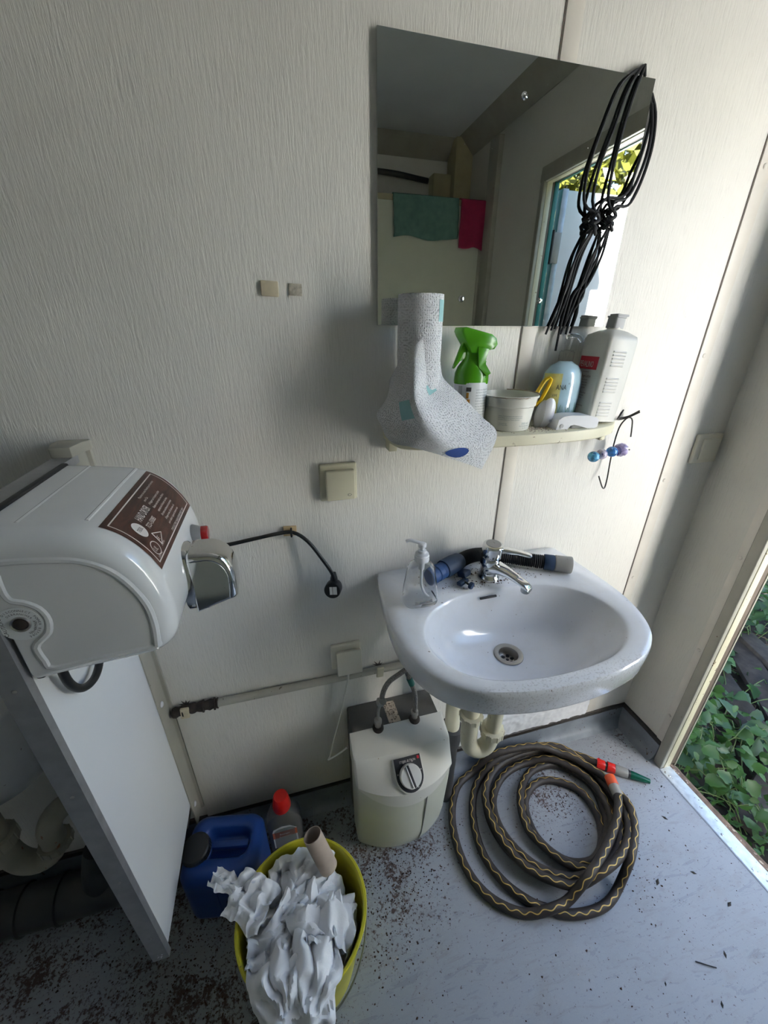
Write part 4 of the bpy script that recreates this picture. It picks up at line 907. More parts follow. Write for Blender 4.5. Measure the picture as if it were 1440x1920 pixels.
# ------------------------------------------------------------------ ribbed vacuum hose piece lying behind the tap
t = thing('vacuum_hose', 'short black ribbed hose with blue and grey cuffs lying behind the tap', 'hose', (-.70, -.04, .884))
path = spline([(-.858, -.066, .9075), (-.83, -.054, .9075), (-.80, -.040, .907), (-.77, -.027, .906), (-.74, -.0235, .905), (-.705, -.034, .904), (-.665, -.056, .903), (-.62, -.082, .9025), (-.588, -.100, .9025)], .0011)
radii = [.0168 + .0016 * math.sin(i * 1.55) for i in range(len(path))]
MB().tube(path, radii, 20).build('ribbed_tube', M['rope'], t, smooth=80)
def cuff(p0, p1, prof, mt, nm):
    p0, p1 = Vector(p0), Vector(p1); l = (p1 - p0).length
    return MB().lathe([(r, h * l) for r, h in prof], p0, p1 - p0, n=32).build(nm, mt, t)
cuff((-.905, -.092, .9075), (-.862, -.070, .9075), [(0, 0), (.0195, 0), (.0205, .08), (.0205, .30), (.0185, .34), (.0185, .42), (.0205, .46), (.0205, .74), (.0185, .78), (.020, .84), (.020, 1), (0, 1)], M['blue2'], 'blue_ring')
cuff((-.862, -.070, .9085), (-.805, -.0425, .9085), [(0, 0), (.0225, 0), (.0235, .1), (.0235, .55), (.0215, .9), (.0185, 1), (0, 1)], M['bosch'], 'blue_cuff')
cuff((-.598, -.0945, .9030), (-.576, -.1070, .9030), [(0, 0), (.0190, 0), (.0200, .1), (.0200, .9), (.0190, 1), (0, 1)], M['bosch'], 'blue_band')
cuff((-.576, -.1070, .9035), (-.541, -.1270, .9035), [(.019, 0), (.0205, .05), (.0208, .6), (.0215, .95), (.0205, 1), (.0180, 1), (.0175, .3), (0, .3)], M['greyp'], 'grey_cuff')
c1 = MB().obox((-.812, -.083, .897), (.026, .024, .014), rot('Z', 30) @ rot('X', -18), .003).build('clamp', M['bosch'], t)
MB().obox((-.826, -.106, .8895), (.030, .014, .009), rot('Z', 28) @ rot('X', -10), .002).build('clamp_tab', M['bosch'], t)
MB().cyl((-.824, -.108, .893), (-.813, -.126, .889), .0026, n=12).build('screw_pin', M['black'], t)
MB().lathe([(0, 0), (.0078, 0), (.0088, .002), (.0088, .006), (.0078, .008), (0, .008)], (-.8155, -.122, .8905), (.5, -.8, -.1), n=20).build('thumb_knob', M['bosch'], t)

# ------------------------------------------------------------------ clear pump bottle
gc = Vector((-.945, -.135, .8795))
t = thing('pump_bottle', 'empty clear glass pump bottle on the left corner of the basin', 'pump bottle', gc)
def rsq(w, d, z, n=40, e=.55): return [gc + Vector((w * math.copysign(abs(math.cos(a)) ** e, math.cos(a)), d * math.copysign(abs(math.sin(a)) ** e, math.sin(a)), z)) for a in [math.tau * k / n for k in range(n)]]
out_ = [(.030, .022, .0005), (.0375, .028, .003), (.0385, .029, .010), (.036, .027, .040), (.030, .023, .080), (.0285, .022, .092), (.022, .018, .101), (.0135, .0135, .106), (.0125, .0125, .112)]
inn_ = [(.0105, .0105, .112), (.0115, .0115, .106), (.020, .016, .0995), (.0265, .020, .091), (.028, .021, .080), (.034, .025, .040), (.0362, .0268, .012), (.030, .022, .0085)]
MB().loops([rsq(*a) for a in out_ + inn_]).build('glass_body', M['glass'], t, smooth=60)
MB().lathe([(.0140, 0), (.0160, .001), (.0160, .013), (.0145, .015), (.0145, .018), (.009, .020), (.009, .026), (0, .026)], gc + Vector((0, 0, .107)), n=30).build('pump_collar', M['clearw'] if 'clearw' in M else M['plwhite'], t)
MB().lathe([(.0045, 0), (.0045, .008), (.0085, .010), (.0085, .017), (.006, .019), (0, .019)], gc + Vector((0, 0, .131)), n=20).build('pump_head', M['plwhite'], t)
MB().tube(spline([gc + Vector((.004, 0, .146)), gc + Vector((-.010, .004, .151)), gc + Vector((-.024, .010, .154)), gc + Vector((-.032, .013, .151))], .004), .0037, 10).build('pump_spout', M['plwhite'], t)
MB().tube(spline([gc + Vector((0, 0, .108)), gc + Vector((.001, 0, .08)), gc + Vector((.000, -.003, .05)), gc + Vector((.008, -.006, .025)), gc + Vector((.018, -.008, .012))], .006), .0030, 10).build('dip_tube', M['plwhite'], t)
MB().cyl(gc + Vector((0, 0, .086)), gc + Vector((0, 0, .107)), .0065, .0075, 16).build('pump_tube', M['plwhite'], t)

# ------------------------------------------------------------------ under-sink water heater
HX = -.980; HW = .1335
def hy(z):
    tab = [(.012, -.145, -.188), (.03, -.155, -.200), (.12, -.172, -.222), (.30, -.188, -.238), (.355, -.190, -.239), (.372, -.180, -.220), (.410, -.163, -.172), (.416, -.158, -.166), (.438, -.098, -.100)]
    for (z0, a0, b0), (z1, a1, b1) in zip(tab, tab[1:]):
        if z <= z1: f = max(0, (z - z0) / (z1 - z0)); return a0 + (a1 - a0) * f, b0 + (b1 - b0) * f
    return tab[-1][1:]
def hp_(u, z, g=0, w=HW):
    ys, yf = hy(z); w = (w - (.006 if z < .02 else 0)) + g; ys -= g; yf -= g
    if u < .15: return Vector((HX - w, -.095 + (ys + .095) * u / .15, z))
    if u > .85: return Vector((HX + w, -.095 + (ys + .095) * (1 - u) / .15, z))
    s = (u - .5) / .35; return Vector((HX + w * s, ys + (yf - ys) * (1 - abs(s) ** 2.2), z))
t = thing('water_heater', 'small white under-sink water heater with rotary knob on the floor', 'water heater', (HX, -.1, 0))
NU = 44
zs = [.012, .016, .03, .06, .12, .2, .28, .34]
MB().loops([[hp_(i / NU, z, -.0018) for i in range(NU + 1)] for z in zs]).build('lower_case', M['heaterlow'], t, smooth=40)
def zlow(u):
    s = (u - .5) / .35
    return .352 - .050 * max(0, 1 - abs(s) ** 2) if abs(s) < 1 else .352
ls = []
zt = [.355, .363, .372, .39, .408, .4105, .416, .425, .438]
rows = []
for f in (0, .25, .5, .75, 1): rows.append([hp_(i / NU, zlow(i / NU) + (.354 - zlow(i / NU)) * f, .0008) for i in range(NU + 1)])
for z in zt: rows.append([hp_(i / NU, z, .0008 if z < .43 else 0) for i in range(NU + 1)])
MB().loops(rows, True, True).build('cover', M['heater'], t, smooth=22)
MB().box(HX - .127, HX + .127, -.097, -.006, .012, .4345).build('rear_case', M['heatergrey'], t, bevel=.006)
MB().tube([hp_(.62, z, .0003) for z in (.0305, .1, .2, .31)], .0018, 8).build('front_seam', M['greyp'], t)
# control plate and knob on the sloping front
sd = Vector((0, -.048, -.038)).normalized(); O_ = Vector((HX + .002, -.1755, .4095)); sn = Vector((0, sd.z, -sd.y)).normalized()
sn = sn if sn.z > 0 else -sn
PL = lambda u, v, h=0: O_ + Vector((u, 0, 0)) + sd * v + sn * h
ol_ = [(-.036, .002), (.036, .002)] + [(.036 * math.cos(a), .044 + .038 * math.sin(a)) for a in [math.pi * k / 18 for k in range(19)]]
MB().loops([[PL(x * 1.09, v * 1.03 , h) for x, v in ol_] for h in (-.012, .0050)]).build('plate_surround', M['heater'], t, bevel=.0008)
MB().loops([[PL(x, v, h) for x, v in ol_] for h in (.0040, .0062)]).build('control_plate', M['ink'], t)
kc = PL(0, .045, .0063); q = Vector((0, 0, 1)).rotation_difference(sn)
kb = MB().lathe([(0, 0), (.0285, 0), (.0282, .012), (.0265, .0155), (0, .0165)], kc, sn, n=44).build('knob', M['knobwhite'], t)
MB().obox(kc + sn * .0165, (.0055, .052, .006), (q.to_matrix() @ rot('Z', -168)), .0015).build('knob_pointer', M['ink'], kb)
MB().obox(kc + sn * .0172 + (q @ (Matrix.Rotation(R(-168), 3, 'Z') @ Vector((.0048, 0, 0)))), (.003, .050, .006), (q.to_matrix() @ rot('Z', -168)), .001).build('pointer_rib', M['knobwhite'], kb)
q_ = MB(); text_mb('STIEBEL ELTRON', .0075, lambda u, v: PL(u, .014 - v, .0065), 'CENTER', q_, .80)
for a, tx in ((-20, '35'), (0, 'E'), (22, '45'), (75, '65'), (-75, '25'), (150, '85')):
    c = (math.sin(R(a)) * .0325, .045 - math.cos(R(a)) * .0325)
    text_mb(tx, .0045, lambda u, v, c=c: PL(c[0] + u, c[1] - v + .0015, .0065), 'CENTER', q_)
q_.build('lettering', M['inkwhite'], t, smooth=0)
MB().add([PL(.027, .005, .0066), PL(.033, .005, .0066), PL(.033, .012, .0066), PL(.027, .012, .0066)], [(0, 1, 2, 3)]).build('red_mark', M['inkred'], t, smooth=0)
MB().add([(-1.000, -.092, .4350), (-.966, -.092, .4350), (-.968, -.022, .4350), (-1.002, -.022, .4350)], [(0, 1, 2, 3)]).build('type_plate', M['sticker'], t, smooth=0)
for x in (-1.034, -.928):
    MB().lathe([(.010, 0), (.0165, 0), (.0165, .006), (.0145, .012), (.0105, .014), (0, .014)], (x, -.097, .430), n=26).build('pipe_collar', M['gunk'], t)
    MB().lathe([(.0085, 0), (.0085, .012), (.0105, .013), (.0105, .026), (.007, .028), (0, .028)], (x, -.097, .442), n=6 * 4).build('connector', M['steel'], t)
c = thing('supply_hose', 'braided steel hose from the left heater connection up behind the basin', 'hose', (-1.034, -.09, .46))
MB().tube(spline([(-1.034, -.097, .465), (-1.033, -.097, .50), (-1.026, -.096, .53)], .01), .0042, 12).build('copper_stub', M['steel'], c)
MB().obox((-1.0265, -.096, .533), (.020, .018, .016), rot('Y', 20), .003).build('valve_body', M['steel'], c)
MB().lathe([(0, 0), (.007, 0), (.0085, .003), (.0085, .011), (0, .012)], (-1.018, -.098, .540), (-.4, -.8, .4), n=16).build('valve_nut', M['steel'], c)
MB().tube(spline([(-1.024, -.095, .540), (-1.016, -.093, .572), (-1.000, -.090, .596), (-.968, -.085, .611), (-.94, -.080, .628), (-.915, -.070, .68), (-.86, -.060, .74)], .006), .0068, 14).build('braided_hose', M['braid'], c)
c = thing('supply_hose', 'braided steel hose with green tape from the right heater connection', 'hose', (-.928, -.09, .46))
MB().tube(spline([(-.928, -.097, .468), (-.927, -.097, .50), (-.930, -.094, .54), (-.942, -.088, .58), (-.950, -.080, .62), (-.930, -.070, .67), (-.87, -.060, .72)], .006), .0068, 14).build('braided_hose', M['braid'], c)
MB().tube([(-.937, -.0905, .566), (-.9445, -.0865, .588)], .0082, 12).build('green_tape', M['green_paint'], c)

# ------------------------------------------------------------------ partition panel with the hand dryer
PX = -1.557
t = thing('partition_panel', 'white laminate partition panel in an aluminium frame standing off the back wall', 'partition', (-1.57, -.2, .23))
pf = lambda z: -.352
MB().box(PX - .022, PX, -.345, -.030, .245, 1.232).build('panel', M['white_panel'], t, smooth=0)
def uprof(p0, p1, nrm, nm):
    """aluminium channel: web plus two short flanges over the panel edge, from p0 to p1"""
    p0, p1, n = Vector(p0), Vector(p1), Vector(nrm); wx = Vector((1, 0, 0))
    pr = [(-.0155, .011), (-.0155, -.0025), (.0155, -.0025), (.0155, .011), (.0125, .011), (.0125, 0), (-.0125, 0), (-.0125, .011)]
    pr = [(a, b) for a, b in pr]
    MB().loops([[p + wx * a + n * b for a, b in pr] for p in (p0, p1)]).build(nm, M['alu'], t, smooth=0)
uprof((PX - .011, -.347, .234), (PX - .011, -.347, 1.240), (0, 1, 0), 'edge_channel')
uprof((PX - .011, -.349, 1.236), (PX - .011, -.038, 1.236), (0, 0, -1), 'edge_channel')
MB().box(PX - .030, PX - .0235, -.352, -.330, .60, 1.23)
ch = MB().box(PX + .0005, PX + .0035, -.058, -.0005, .150, 1.252); ch.box(PX + .0005, PX + .028, -.0035, -.0005, .150, 1.252); ch.box(PX - .028, PX - .0232, -.058, -.0005, .150, 1.252)
MB().loops([[(x, y, z) for x, y in ((PX + .0125, 0), (PX + .012, -.007), (PX + .005, -.0075), (PX + .0035, -.010), (PX + .003, -.055), (PX - .0005 + .001, -.056), (PX + .0005, -.0004))] for z in (.150, 1.250)]).build('wall_channel', M['frame'], t, bevel=.0005)
MB().loops([[(x, y, z) for x, y in ((PX + .016, 0), (PX + .016, -.010), (PX + .010, -.020), (PX + .005, -.058), (PX - .026, -.058), (PX - .036, -.03), (PX - .036, 0))] for z in (1.238, 1.252, 1.256)]).build('channel_cap', M['frame'], t, bevel=.002)
MB().box(PX - .029, PX - .0225, -.056, -.0005, .150, 1.238).build('wall_channel', M['frame'], t, bevel=.0005)
for z in (.62, .22):
    mb = MB(); rivet(mb, (PX + .0037, -.036, z), (1, 0, 0), .0075, .004); mb.build('rivet', M['plwhite'], t)
for z in (.33, .55, .80, 1.02):
    mb = MB(); rivet(mb, (PX - .011, -.3495, z), (0, -1, 0), .003, .0015); mb.build('screw', M['steel'], t)
q = MB()
for k in range(9):
    x, z = PX - .011 + rnd.uniform(-.009, .009), .245 + rnd.uniform(-.008, .012); s = rnd.uniform(.001, .0025)
    q.add([(x + s * math.cos(i * 1.26) * rnd.uniform(.6, 1.3), -.3499, z + s * math.sin(i * 1.26) * rnd.uniform(.6, 1.3)) for i in range(5)], [(0, 1, 2, 3, 4)])
q.build('chipped_paint', M['plwhite'], t, smooth=0)

t = thing('hand_dryer', 'white enamelled electric hand dryer with brown label mounted on the partition', 'hand dryer', (-1.46, -.205, 1.02))
Y0, Y1, XB = -.345, -.072, -1.5455
prof0 = spline([(XB, 0, 1.236), (-1.500, 0, 1.2305), (-1.448, 0, 1.222), (-1.418, 0, 1.207), (-1.394, 0, 1.178), (-1.379, 0, 1.143), (-1.3725, 0, 1.105), (-1.3735, 0, 1.072), (-1.3800, 0, 1.050), (-1.395, 0, 1.036), (-1.42, 0, 1.031), (-1.48, 0, 1.025), (XB, 0, 1.018)], .006)
arc = [0]
for a, b in zip(prof0, prof0[1:]): arc.append(arc[-1] + (b - a).length)
def surf(s, y, lift=0):
    i = 0
    while i < len(arc) - 2 and arc[i + 1] < s: i += 1
    f = (s - arc[i]) / (arc[i + 1] - arc[i]); p = prof0[i].lerp(prof0[i + 1], f); d = (prof0[i + 1] - prof0[i]).normalized()
    return Vector((p.x, y, p.z)) + Vector((-d.z, 0, d.x)) * lift
Rr = .026; ccx = Vector((XB, 0, 1.12)); ls = []
def inset(d):
    out = []
    for p in prof0:
        v = p - ccx; l = v.length; q_ = p - v.normalized() * d
        if p.x < XB + 1e-4: q_ = Vector((XB, 0, p.z + (-d if p.z > 1.12 else d)))
        q_.x = max(q_.x, XB); out.append(q_)
    return out
stations = []
for k in range(9):
    a = math.pi / 2 * k / 8; stations.append((Rr * (1 - math.sin(a)), Rr * (1 - math.cos(a))))
for dp, dy in stations: ls.append([Vector((p.x, Y0 + dy, p.z)) for p in inset(dp)])
for y in (-.28, -.24, -.2, -.16, -.12): ls.append([Vector((p.x, y, p.z)) for p in prof0])
for dp, dy in reversed(stations): ls.append([Vector((p.x, Y1 - dy, p.z)) for p in inset(dp)])
cov = MB().loops(ls).build('cover', M['enamel'], t, smooth=40)
cap0 = inset(Rr)
MB().box(PX + .0005, XB, Y0 + .012, Y1 - .012, 1.030, 1.226)
MB().loops([[(x, y, z) for y, z in [(Y0 + .018, 1.0135), (Y1 - .018, 1.0135), (Y1 - .018, 1.2395), (Y0 + .018, 1.2395)]] for x in (PX + .0005, XB - .0003)]).build('rubber_gasket', M['black'], t, bevel=.003)
# pressed ridges on the cover: side frame and roof lines
YS = Y0 - .0003
side = [(-1.400, 1.050), (-1.396, 1.085), (-1.398, 1.118), (-1.409, 1.150), (-1.426, 1.175), (-1.450, 1.1905), (-1.48, 1.197), (-1.528, 1.200), (-1.533, 1.185), (-1.534, 1.160), (-1.530, 1.150), (-1.520, 1.146), (-1.508, 1.135), (-1.504, 1.118), (-1.509, 1.100), (-1.520, 1.090), (-1.528, 1.080), (-1.526, 1.058), (-1.520, 1.044), (-1.47, 1.047), (-1.400, 1.050)]
MB().tube(spline([(x, YS + .0042, z) for x, z in side], .005), .0060, 10, flat=1).build('pressed_ridge', M['enamel'], cov)
MB().tube(spline([surf(.096, y, -.0022) for y in (-.30, -.22, -.14, -.095)], .01), .0036, 10).build('pressed_ridge', M['enamel'], cov)
MB().tube(spline([surf(.030, y, -.0026) for y in (-.31, -.22, -.14, -.095)], .01), .0034, 10).build('pressed_ridge', M['enamel'], cov)
# wood-grain label
s0, s1, ya, yb = .112, .203, -.313, -.098
lb = MB().grid(lambda a, b: surf(s0 + (s1 - s0) * b, ya + (yb - ya) * a, .0006), 12, 24).build('label', M['woodlabel'], t, smooth=60)
lw = .0016; q = MB()
for a, b, c, d in ((ya + .007, yb - .007, s0 + .007, s0 + .007 + lw), (ya + .007, yb - .007, s1 - .007 - lw, s1 - .007), (ya + .007, ya + .007 + lw, s0 + .007, s1 - .007), (yb - .007 - lw, yb - .007, s0 + .007, s1 - .007)):
    q.grid(lambda u, v: surf(c + (d - c) * v, a + (b - a) * u, .0009), 8, 16)
q.build('label_border', M['inkwhite'], lb)
Wd, Hd = yb - ya, s1 - s0
LB = lambda fx, fy: (lambda u, v: surf(s0 + Hd * fy - v, ya + Wd * fx + u, .0010))
q = MB()
text_mb('HAND DRYER', .0150, LB(.235, .40), mb=q, sx=.50)
text_mb('TCO-1500BS', .0105, LB(.235, .55), mb=q, sx=.58)
for i, (fx, l) in enumerate([(.50, 'Massieren sie nasse Haende pour la serviette'), (.50, 'avon Cas.'), (.50, 'A frapper sur le bouton a pulser'), (.495, 'Reiben war les mains avec force a'), (.50, 'appuyez sur le bouton, les deux'), (.49, 'De cette machine pour la serviette'), (.49, 'Change la main. En etat sera a la'), (.48, 'pour utiliser l appareil comme vous')]):
    text_mb(l, .0052, LB(fx, .20 + i * .083), mb=q, sx=.80)
text_mb('TYPE ELECTRIC HAND DRYER MOD. 230 V', .0062, LB(.44, .895), mb=q, sx=.72)
text_mb('230V AC', .0045, LB(.065, .89), mb=q); text_mb('2000W', .0045, LB(.19, .84), mb=q)
def ringmark(fx, fy, rx, ry, w, n=28):
    c = (Wd * fx + ya, s0 + Hd * fy); o_ = len(q.v)
    for k in range(n):
        a = math.tau * k / n
        for f in (1, 1 - w): q.v.append(surf(c[1] + ry * f * math.sin(a), c[0] + rx * f * math.cos(a), .0010))
    for k in range(n):
        a, b = o_ + 2 * k, o_ + 2 * ((k + 1) % n); q.f.append((a, b, b + 1, a + 1))
ringmark(.155, .44, .0105, .0125, .96)
ringmark(.115, .76, .0105, .0105, .14); text_mb('UL', .0105, LB(.082, .80), mb=q, sx=.75)
tri = [(.205, .60), (.205, .82), (.30, .71)]
for (a, b), (c_, d) in zip(tri, tri[1:] + tri[:1]):
    q.tube([surf(s0 + Hd * b, ya + Wd * a, .001), surf(s0 + Hd * d, ya + Wd * c_, .001)], .0006, 4)
text_mb('E', .009, LB(.212, .755), mb=q)
q.build('lettering', M['inkwhite'], lb, smooth=0)
q = MB(); text_mb('TESL', .0075, lambda u, v: LB(.120, .465)(u, v) + Vector((.0004, 0, .0003)), mb=q, sx=.9)
q.build('logo_lettering', M['ink'], lb, smooth=0)
# button and nozzle
bcx = Vector((-1.3755, -.146, 1.112)); bn = Vector((1, .05, -.02))
MB().lathe([(0, 0), (.0185, 0), (.0190, .002), (.0145, .015), (0, .015)], bcx, bn, n=32).build('button_ring', M['alu'], t)
MB().lathe([(0, 0), (.0145, 0), (.0145, .009), (.0128, .0115), (.006, .0125), (0, .0128)], bcx + bn.normalized() * .0145, bn, n=32).build('push_button', M['red'], t)
nc = Vector((-1.372, -.214, 1.094))
def nsec(x, z0, z1, w, r=.020, n=36):
    cz, hz_ = (z0 + z1) / 2, (z1 - z0) / 2; out = []
    for k in range(n):
        a = math.tau * k / n; out.append((x, nc.y + w * math.copysign(abs(math.cos(a)) ** .7, math.cos(a)), cz + hz_ * math.copysign(abs(math.sin(a)) ** .7, math.sin(a))))
    return out
MB().loops([nsec(-1.381, 1.017, 1.131, .034), nsec(-1.371, 1.017, 1.131, .034), nsec(-1.3675, 1.020, 1.128, .0315), nsec(-1.3655, 1.022, 1.126, .0305)]).build('nozzle_flange', M['chrome'], t, smooth=50)
# the spout: top bends over a quarter circle and opens downward
npf = spline([(-1.368, 0, 1.125), (-1.352, 0, 1.125), (-1.333, 0, 1.123), (-1.317, 0, 1.113), (-1.308, 0, 1.097), (-1.305, 0, 1.078), (-1.305, 0, 1.058), (-1.306, 0, 1.040)], .003)
nw, nr = .0300, .011; ls = []
for sgn in (-1, 1):
    st_ = [(nr * (1 - math.sin(math.pi / 2 * k / 6)), nr * (1 - math.cos(math.pi / 2 * k / 6))) for k in range(7)]
    for dp, dy in (st_ if sgn < 0 else reversed(st_)):
        row = []
        for p in npf:
            v = Vector((-1.368, 0, 1.035)) - p; row.append(Vector((p.x, nc.y + sgn * (nw - dy), p.z)) + (v.normalized() * dp if p.x > -1.36 else Vector((0, 0, -dp))))
        ls.append(row)
hood = MB().loops(ls, False, False, closed=False)
n_ = len(npf)
for row, flip in ((ls[0], 0), (ls[-1], 1)):
    o_ = len(hood.v); hood.v += [Vector(p) for p in row] + [Vector((-1.368, row[0].y, 1.022))]
    cen = sum(hood.v[o_:], Vector()) / (n_ + 1); i_ = len(hood.v); hood.v += [p.lerp(cen, .06) for p in hood.v[o_:i_]]
    for k in range(n_ + 1): a_, b_ = k, (k + 1) % (n_ + 1); hood.f.append((o_ + a_, o_ + b_, i_ + b_, i_ + a_))
    hood.f.append(tuple(range(i_, i_ + n_ + 1)))
hood.build('nozzle', M['chrome'], t, smooth=40, solid=.0015)
MB().loops([nsec(-1.3655, 1.033, 1.118, .025), nsec(-1.3645, 1.033, 1.118, .025)]).build('air_outlet', M['ink'], t)
# side caution ring and its screw
cc = Vector((-1.532, YS - .0004, 1.118))
cr = MB().loops([[cc + Vector((r * math.cos(a), d, r * math.sin(a))) for a in [math.tau * k / 40 for k in range(40)]] for r, d in ((.0235, 0), (.0235, -.0006))]).build('caution_ring', M['lblwhite'], t, smooth=0)
MB().lathe([(.0105, 0), (.010, .002), (.0085, .001), (.0080, -.004)], cc + Vector((.001, -.0007, 0)), (0, -1, 0), n=28, cap1=False).build('screw_recess', M['steel'], cr)
MB().lathe([(0, 0), (.0078, 0), (.0070, .0015), (0, .0015)], cc + Vector((.001, -.0008, 0)), (0, -1, 0), n=24).build('screw', M['gunk'], cr)
q = MB()
def ringtext(s, r, a0, step, size):
    for i, ch_ in enumerate(s):
        if ch_ == ' ': continue
        a = R(a0 - i * step); c = cc + Vector((r * math.cos(a), -.0012, r * math.sin(a))); ux = Vector((math.sin(a), 0, -math.cos(a))); uy = Vector((math.cos(a), 0, math.sin(a)))
        text_mb(ch_, size, lambda u, v: c + ux * u + uy * v, 'CENTER', q)
ringtext('DISCONNECT POWER BEFORE', .0185, 128, 9.2, .0040)
ringtext('DEBRANCHER AVANT LE', .0140, 122, 10.5, .0036)
ringtext('REMOVING', -.0175, 120, -9, .0036)
text_mb('CAUTION', .0062, lambda u, v: cc + Vector((-.0148 - v * .9, -.0012, -.0155 + u * .95)), mb=q)
q.build('lettering', M['ink'], cr, smooth=0)
MB().tube(spline([(-1.535, -.300, 1.032), (-1.538, -.306, 1.005), (-1.540, -.300, .972), (-1.541, -.283, .945), (-1.541, -.262, .930), (-1.541, -.238, .925), (-1.541, -.215, .935), (-1.540, -.205, .965), (-1.536, -.203, 1.028)], .005), .0060, 14).build('cable_loop', M['cord'], t)

# ------------------------------------------------------------------ urinal corner behind the partition
t = thing('urinal', 'white ceramic urinal bottom in the shade behind the partition', 'urinal', (-1.88, 0, .50))
ls = []
for z, w, d in ((.50, .05, .05), (.515, .085, .11), (.56, .12, .17), (.64, .15, .225), (.72, .165, .25), (.80, .17, .255), (.81, .165, .25), (.815, .14, .20), (.76, .12, .17), (.66, .09, .12), (.60, .04, .06)):
    ls.append([(-1.905 + w * math.cos(a), min(-.001, -d * (1 - math.sin(a) * 1.0) * .5 - (.0 if math.sin(a) < .99 else 0) + .0), z) for a in [math.tau * k / 40 for k in range(40)]])
MB().loops(ls).build('bowl', M['ceramic'], t, smooth=60)
MB().tube(spline([(-1.92, -.11, .52), (-1.92, -.11, .40)], .02), .024, 22).build('outlet_pipe', M['pvc_old'], t)
nut((-1.92, -.11, .375), .034, .030, M['pvc_old'], t)
MB().tube(spline([(-1.92, -.11, .385), (-1.918, -.11, .33), (-1.905, -.108, .285), (-1.880, -.105, .268), (-1.852, -.100, .28), (-1.838, -.098, .32), (-1.838, -.095, .36), (-1.820, -.085, .395), (-1.79, -.06, .40), (-1.76, -.03, .395), (-1.755, -.003, .39)], .01), .025, 24).build('trap_bend', M['pvc_old'], t)
nut((-1.838, -.097, .300), .033, .020, M['pvc_old'], t)
t = thing('floor_drain_pipe', 'thick black waste pipe lying along the wall behind the partition', 'pipe', (-2.1, -.07, 0))
MB().tube([(-2.95, -.088, .055), (-1.585, -.088, .055)], .0525, 36).build('pipe', M['pipe_grey'], t)
for x in (-2.06, -1.985, -1.90): MB().lathe([(.053, -.004), (.0575, -.002), (.0575, .002), (.053, .004)], (x, -.088, .0555), (1, 0, 0), n=36).build('joint_ring', M['pipe_grey'], t)
MB().tube(spline([(-1.80, -.088, .08), (-1.805, -.080, .14), (-1.79, -.070, .20)], .01), [.040, .040, .040, .038, .036, .034, .032, .030, .030, .030, .030, .030, .030, .030, .030][:len(spline([(-1.80, -.088, .08), (-1.805, -.080, .14), (-1.79, -.070, .20)], .01))], 26).build('branch', M['pipe_grey'], t)

# ------------------------------------------------------------------ yellow bucket full of used paper
BKC = Vector((-1.275, -.357, 0)); BH = .262
t = thing('waste_bucket', 'yellow plastic bucket overflowing with crumpled white paper towels', 'bucket', BKC)
MB().lathe([(0, .006), (.100, .006), (.104, .0), (.107, .0), (.109, .01), (.1365, BH - .030), (.1385, BH - .022), (.1390, BH - .008), (.1430, BH - .006), (.1440, BH - .002), (.1425, BH), (.1380, BH), (.1355, BH - .004), (.1335, BH - .030), (.106, .014), (.104, .0095), (0, .0095)], BKC, n=72, sy=.97).build('bucket_body', M['yellowb'], t, smooth=40)
hp2 = [BKC + Vector((.1415 * math.cos(a), .141 * math.sin(a) * .99, BH - .018 - .150 * max(0, math.sin((a - R(180)))) * 1.0)) for a in [R(180 + k * 4.5) for k in range(41)]]
hp2 = [BKC + Vector((math.cos(a) * .1425, -math.sin(a) * (.1425), BH - .016 - .105 * math.sin(a))) for a in [math.pi * k / 40 for k in range(41)]]
MB().tube(hp2, .0022, 8).build('wire_handle', M['alu_dark'], t)
for s in (1, -1): MB().lathe([(0, 0), (.010, 0), (.010, .005), (.006, .007), (0, .007)], BKC + Vector((s * .138, 0, BH - .016)), (s, 0, 0), n=18).build('handle_lug', M['yellowb'], t)
tag(MB().lathe([(.0215, 0), (.0215, .100), (.0200, .100), (.0200, 0)], (-1.208, -.300, .272), (-.029, .030, .090), n=32, cap0=False, cap1=False).build('cardboard_tube', M['card']),
    'empty brown cardboard tube sticking up at the back of the bucket', 'tube')

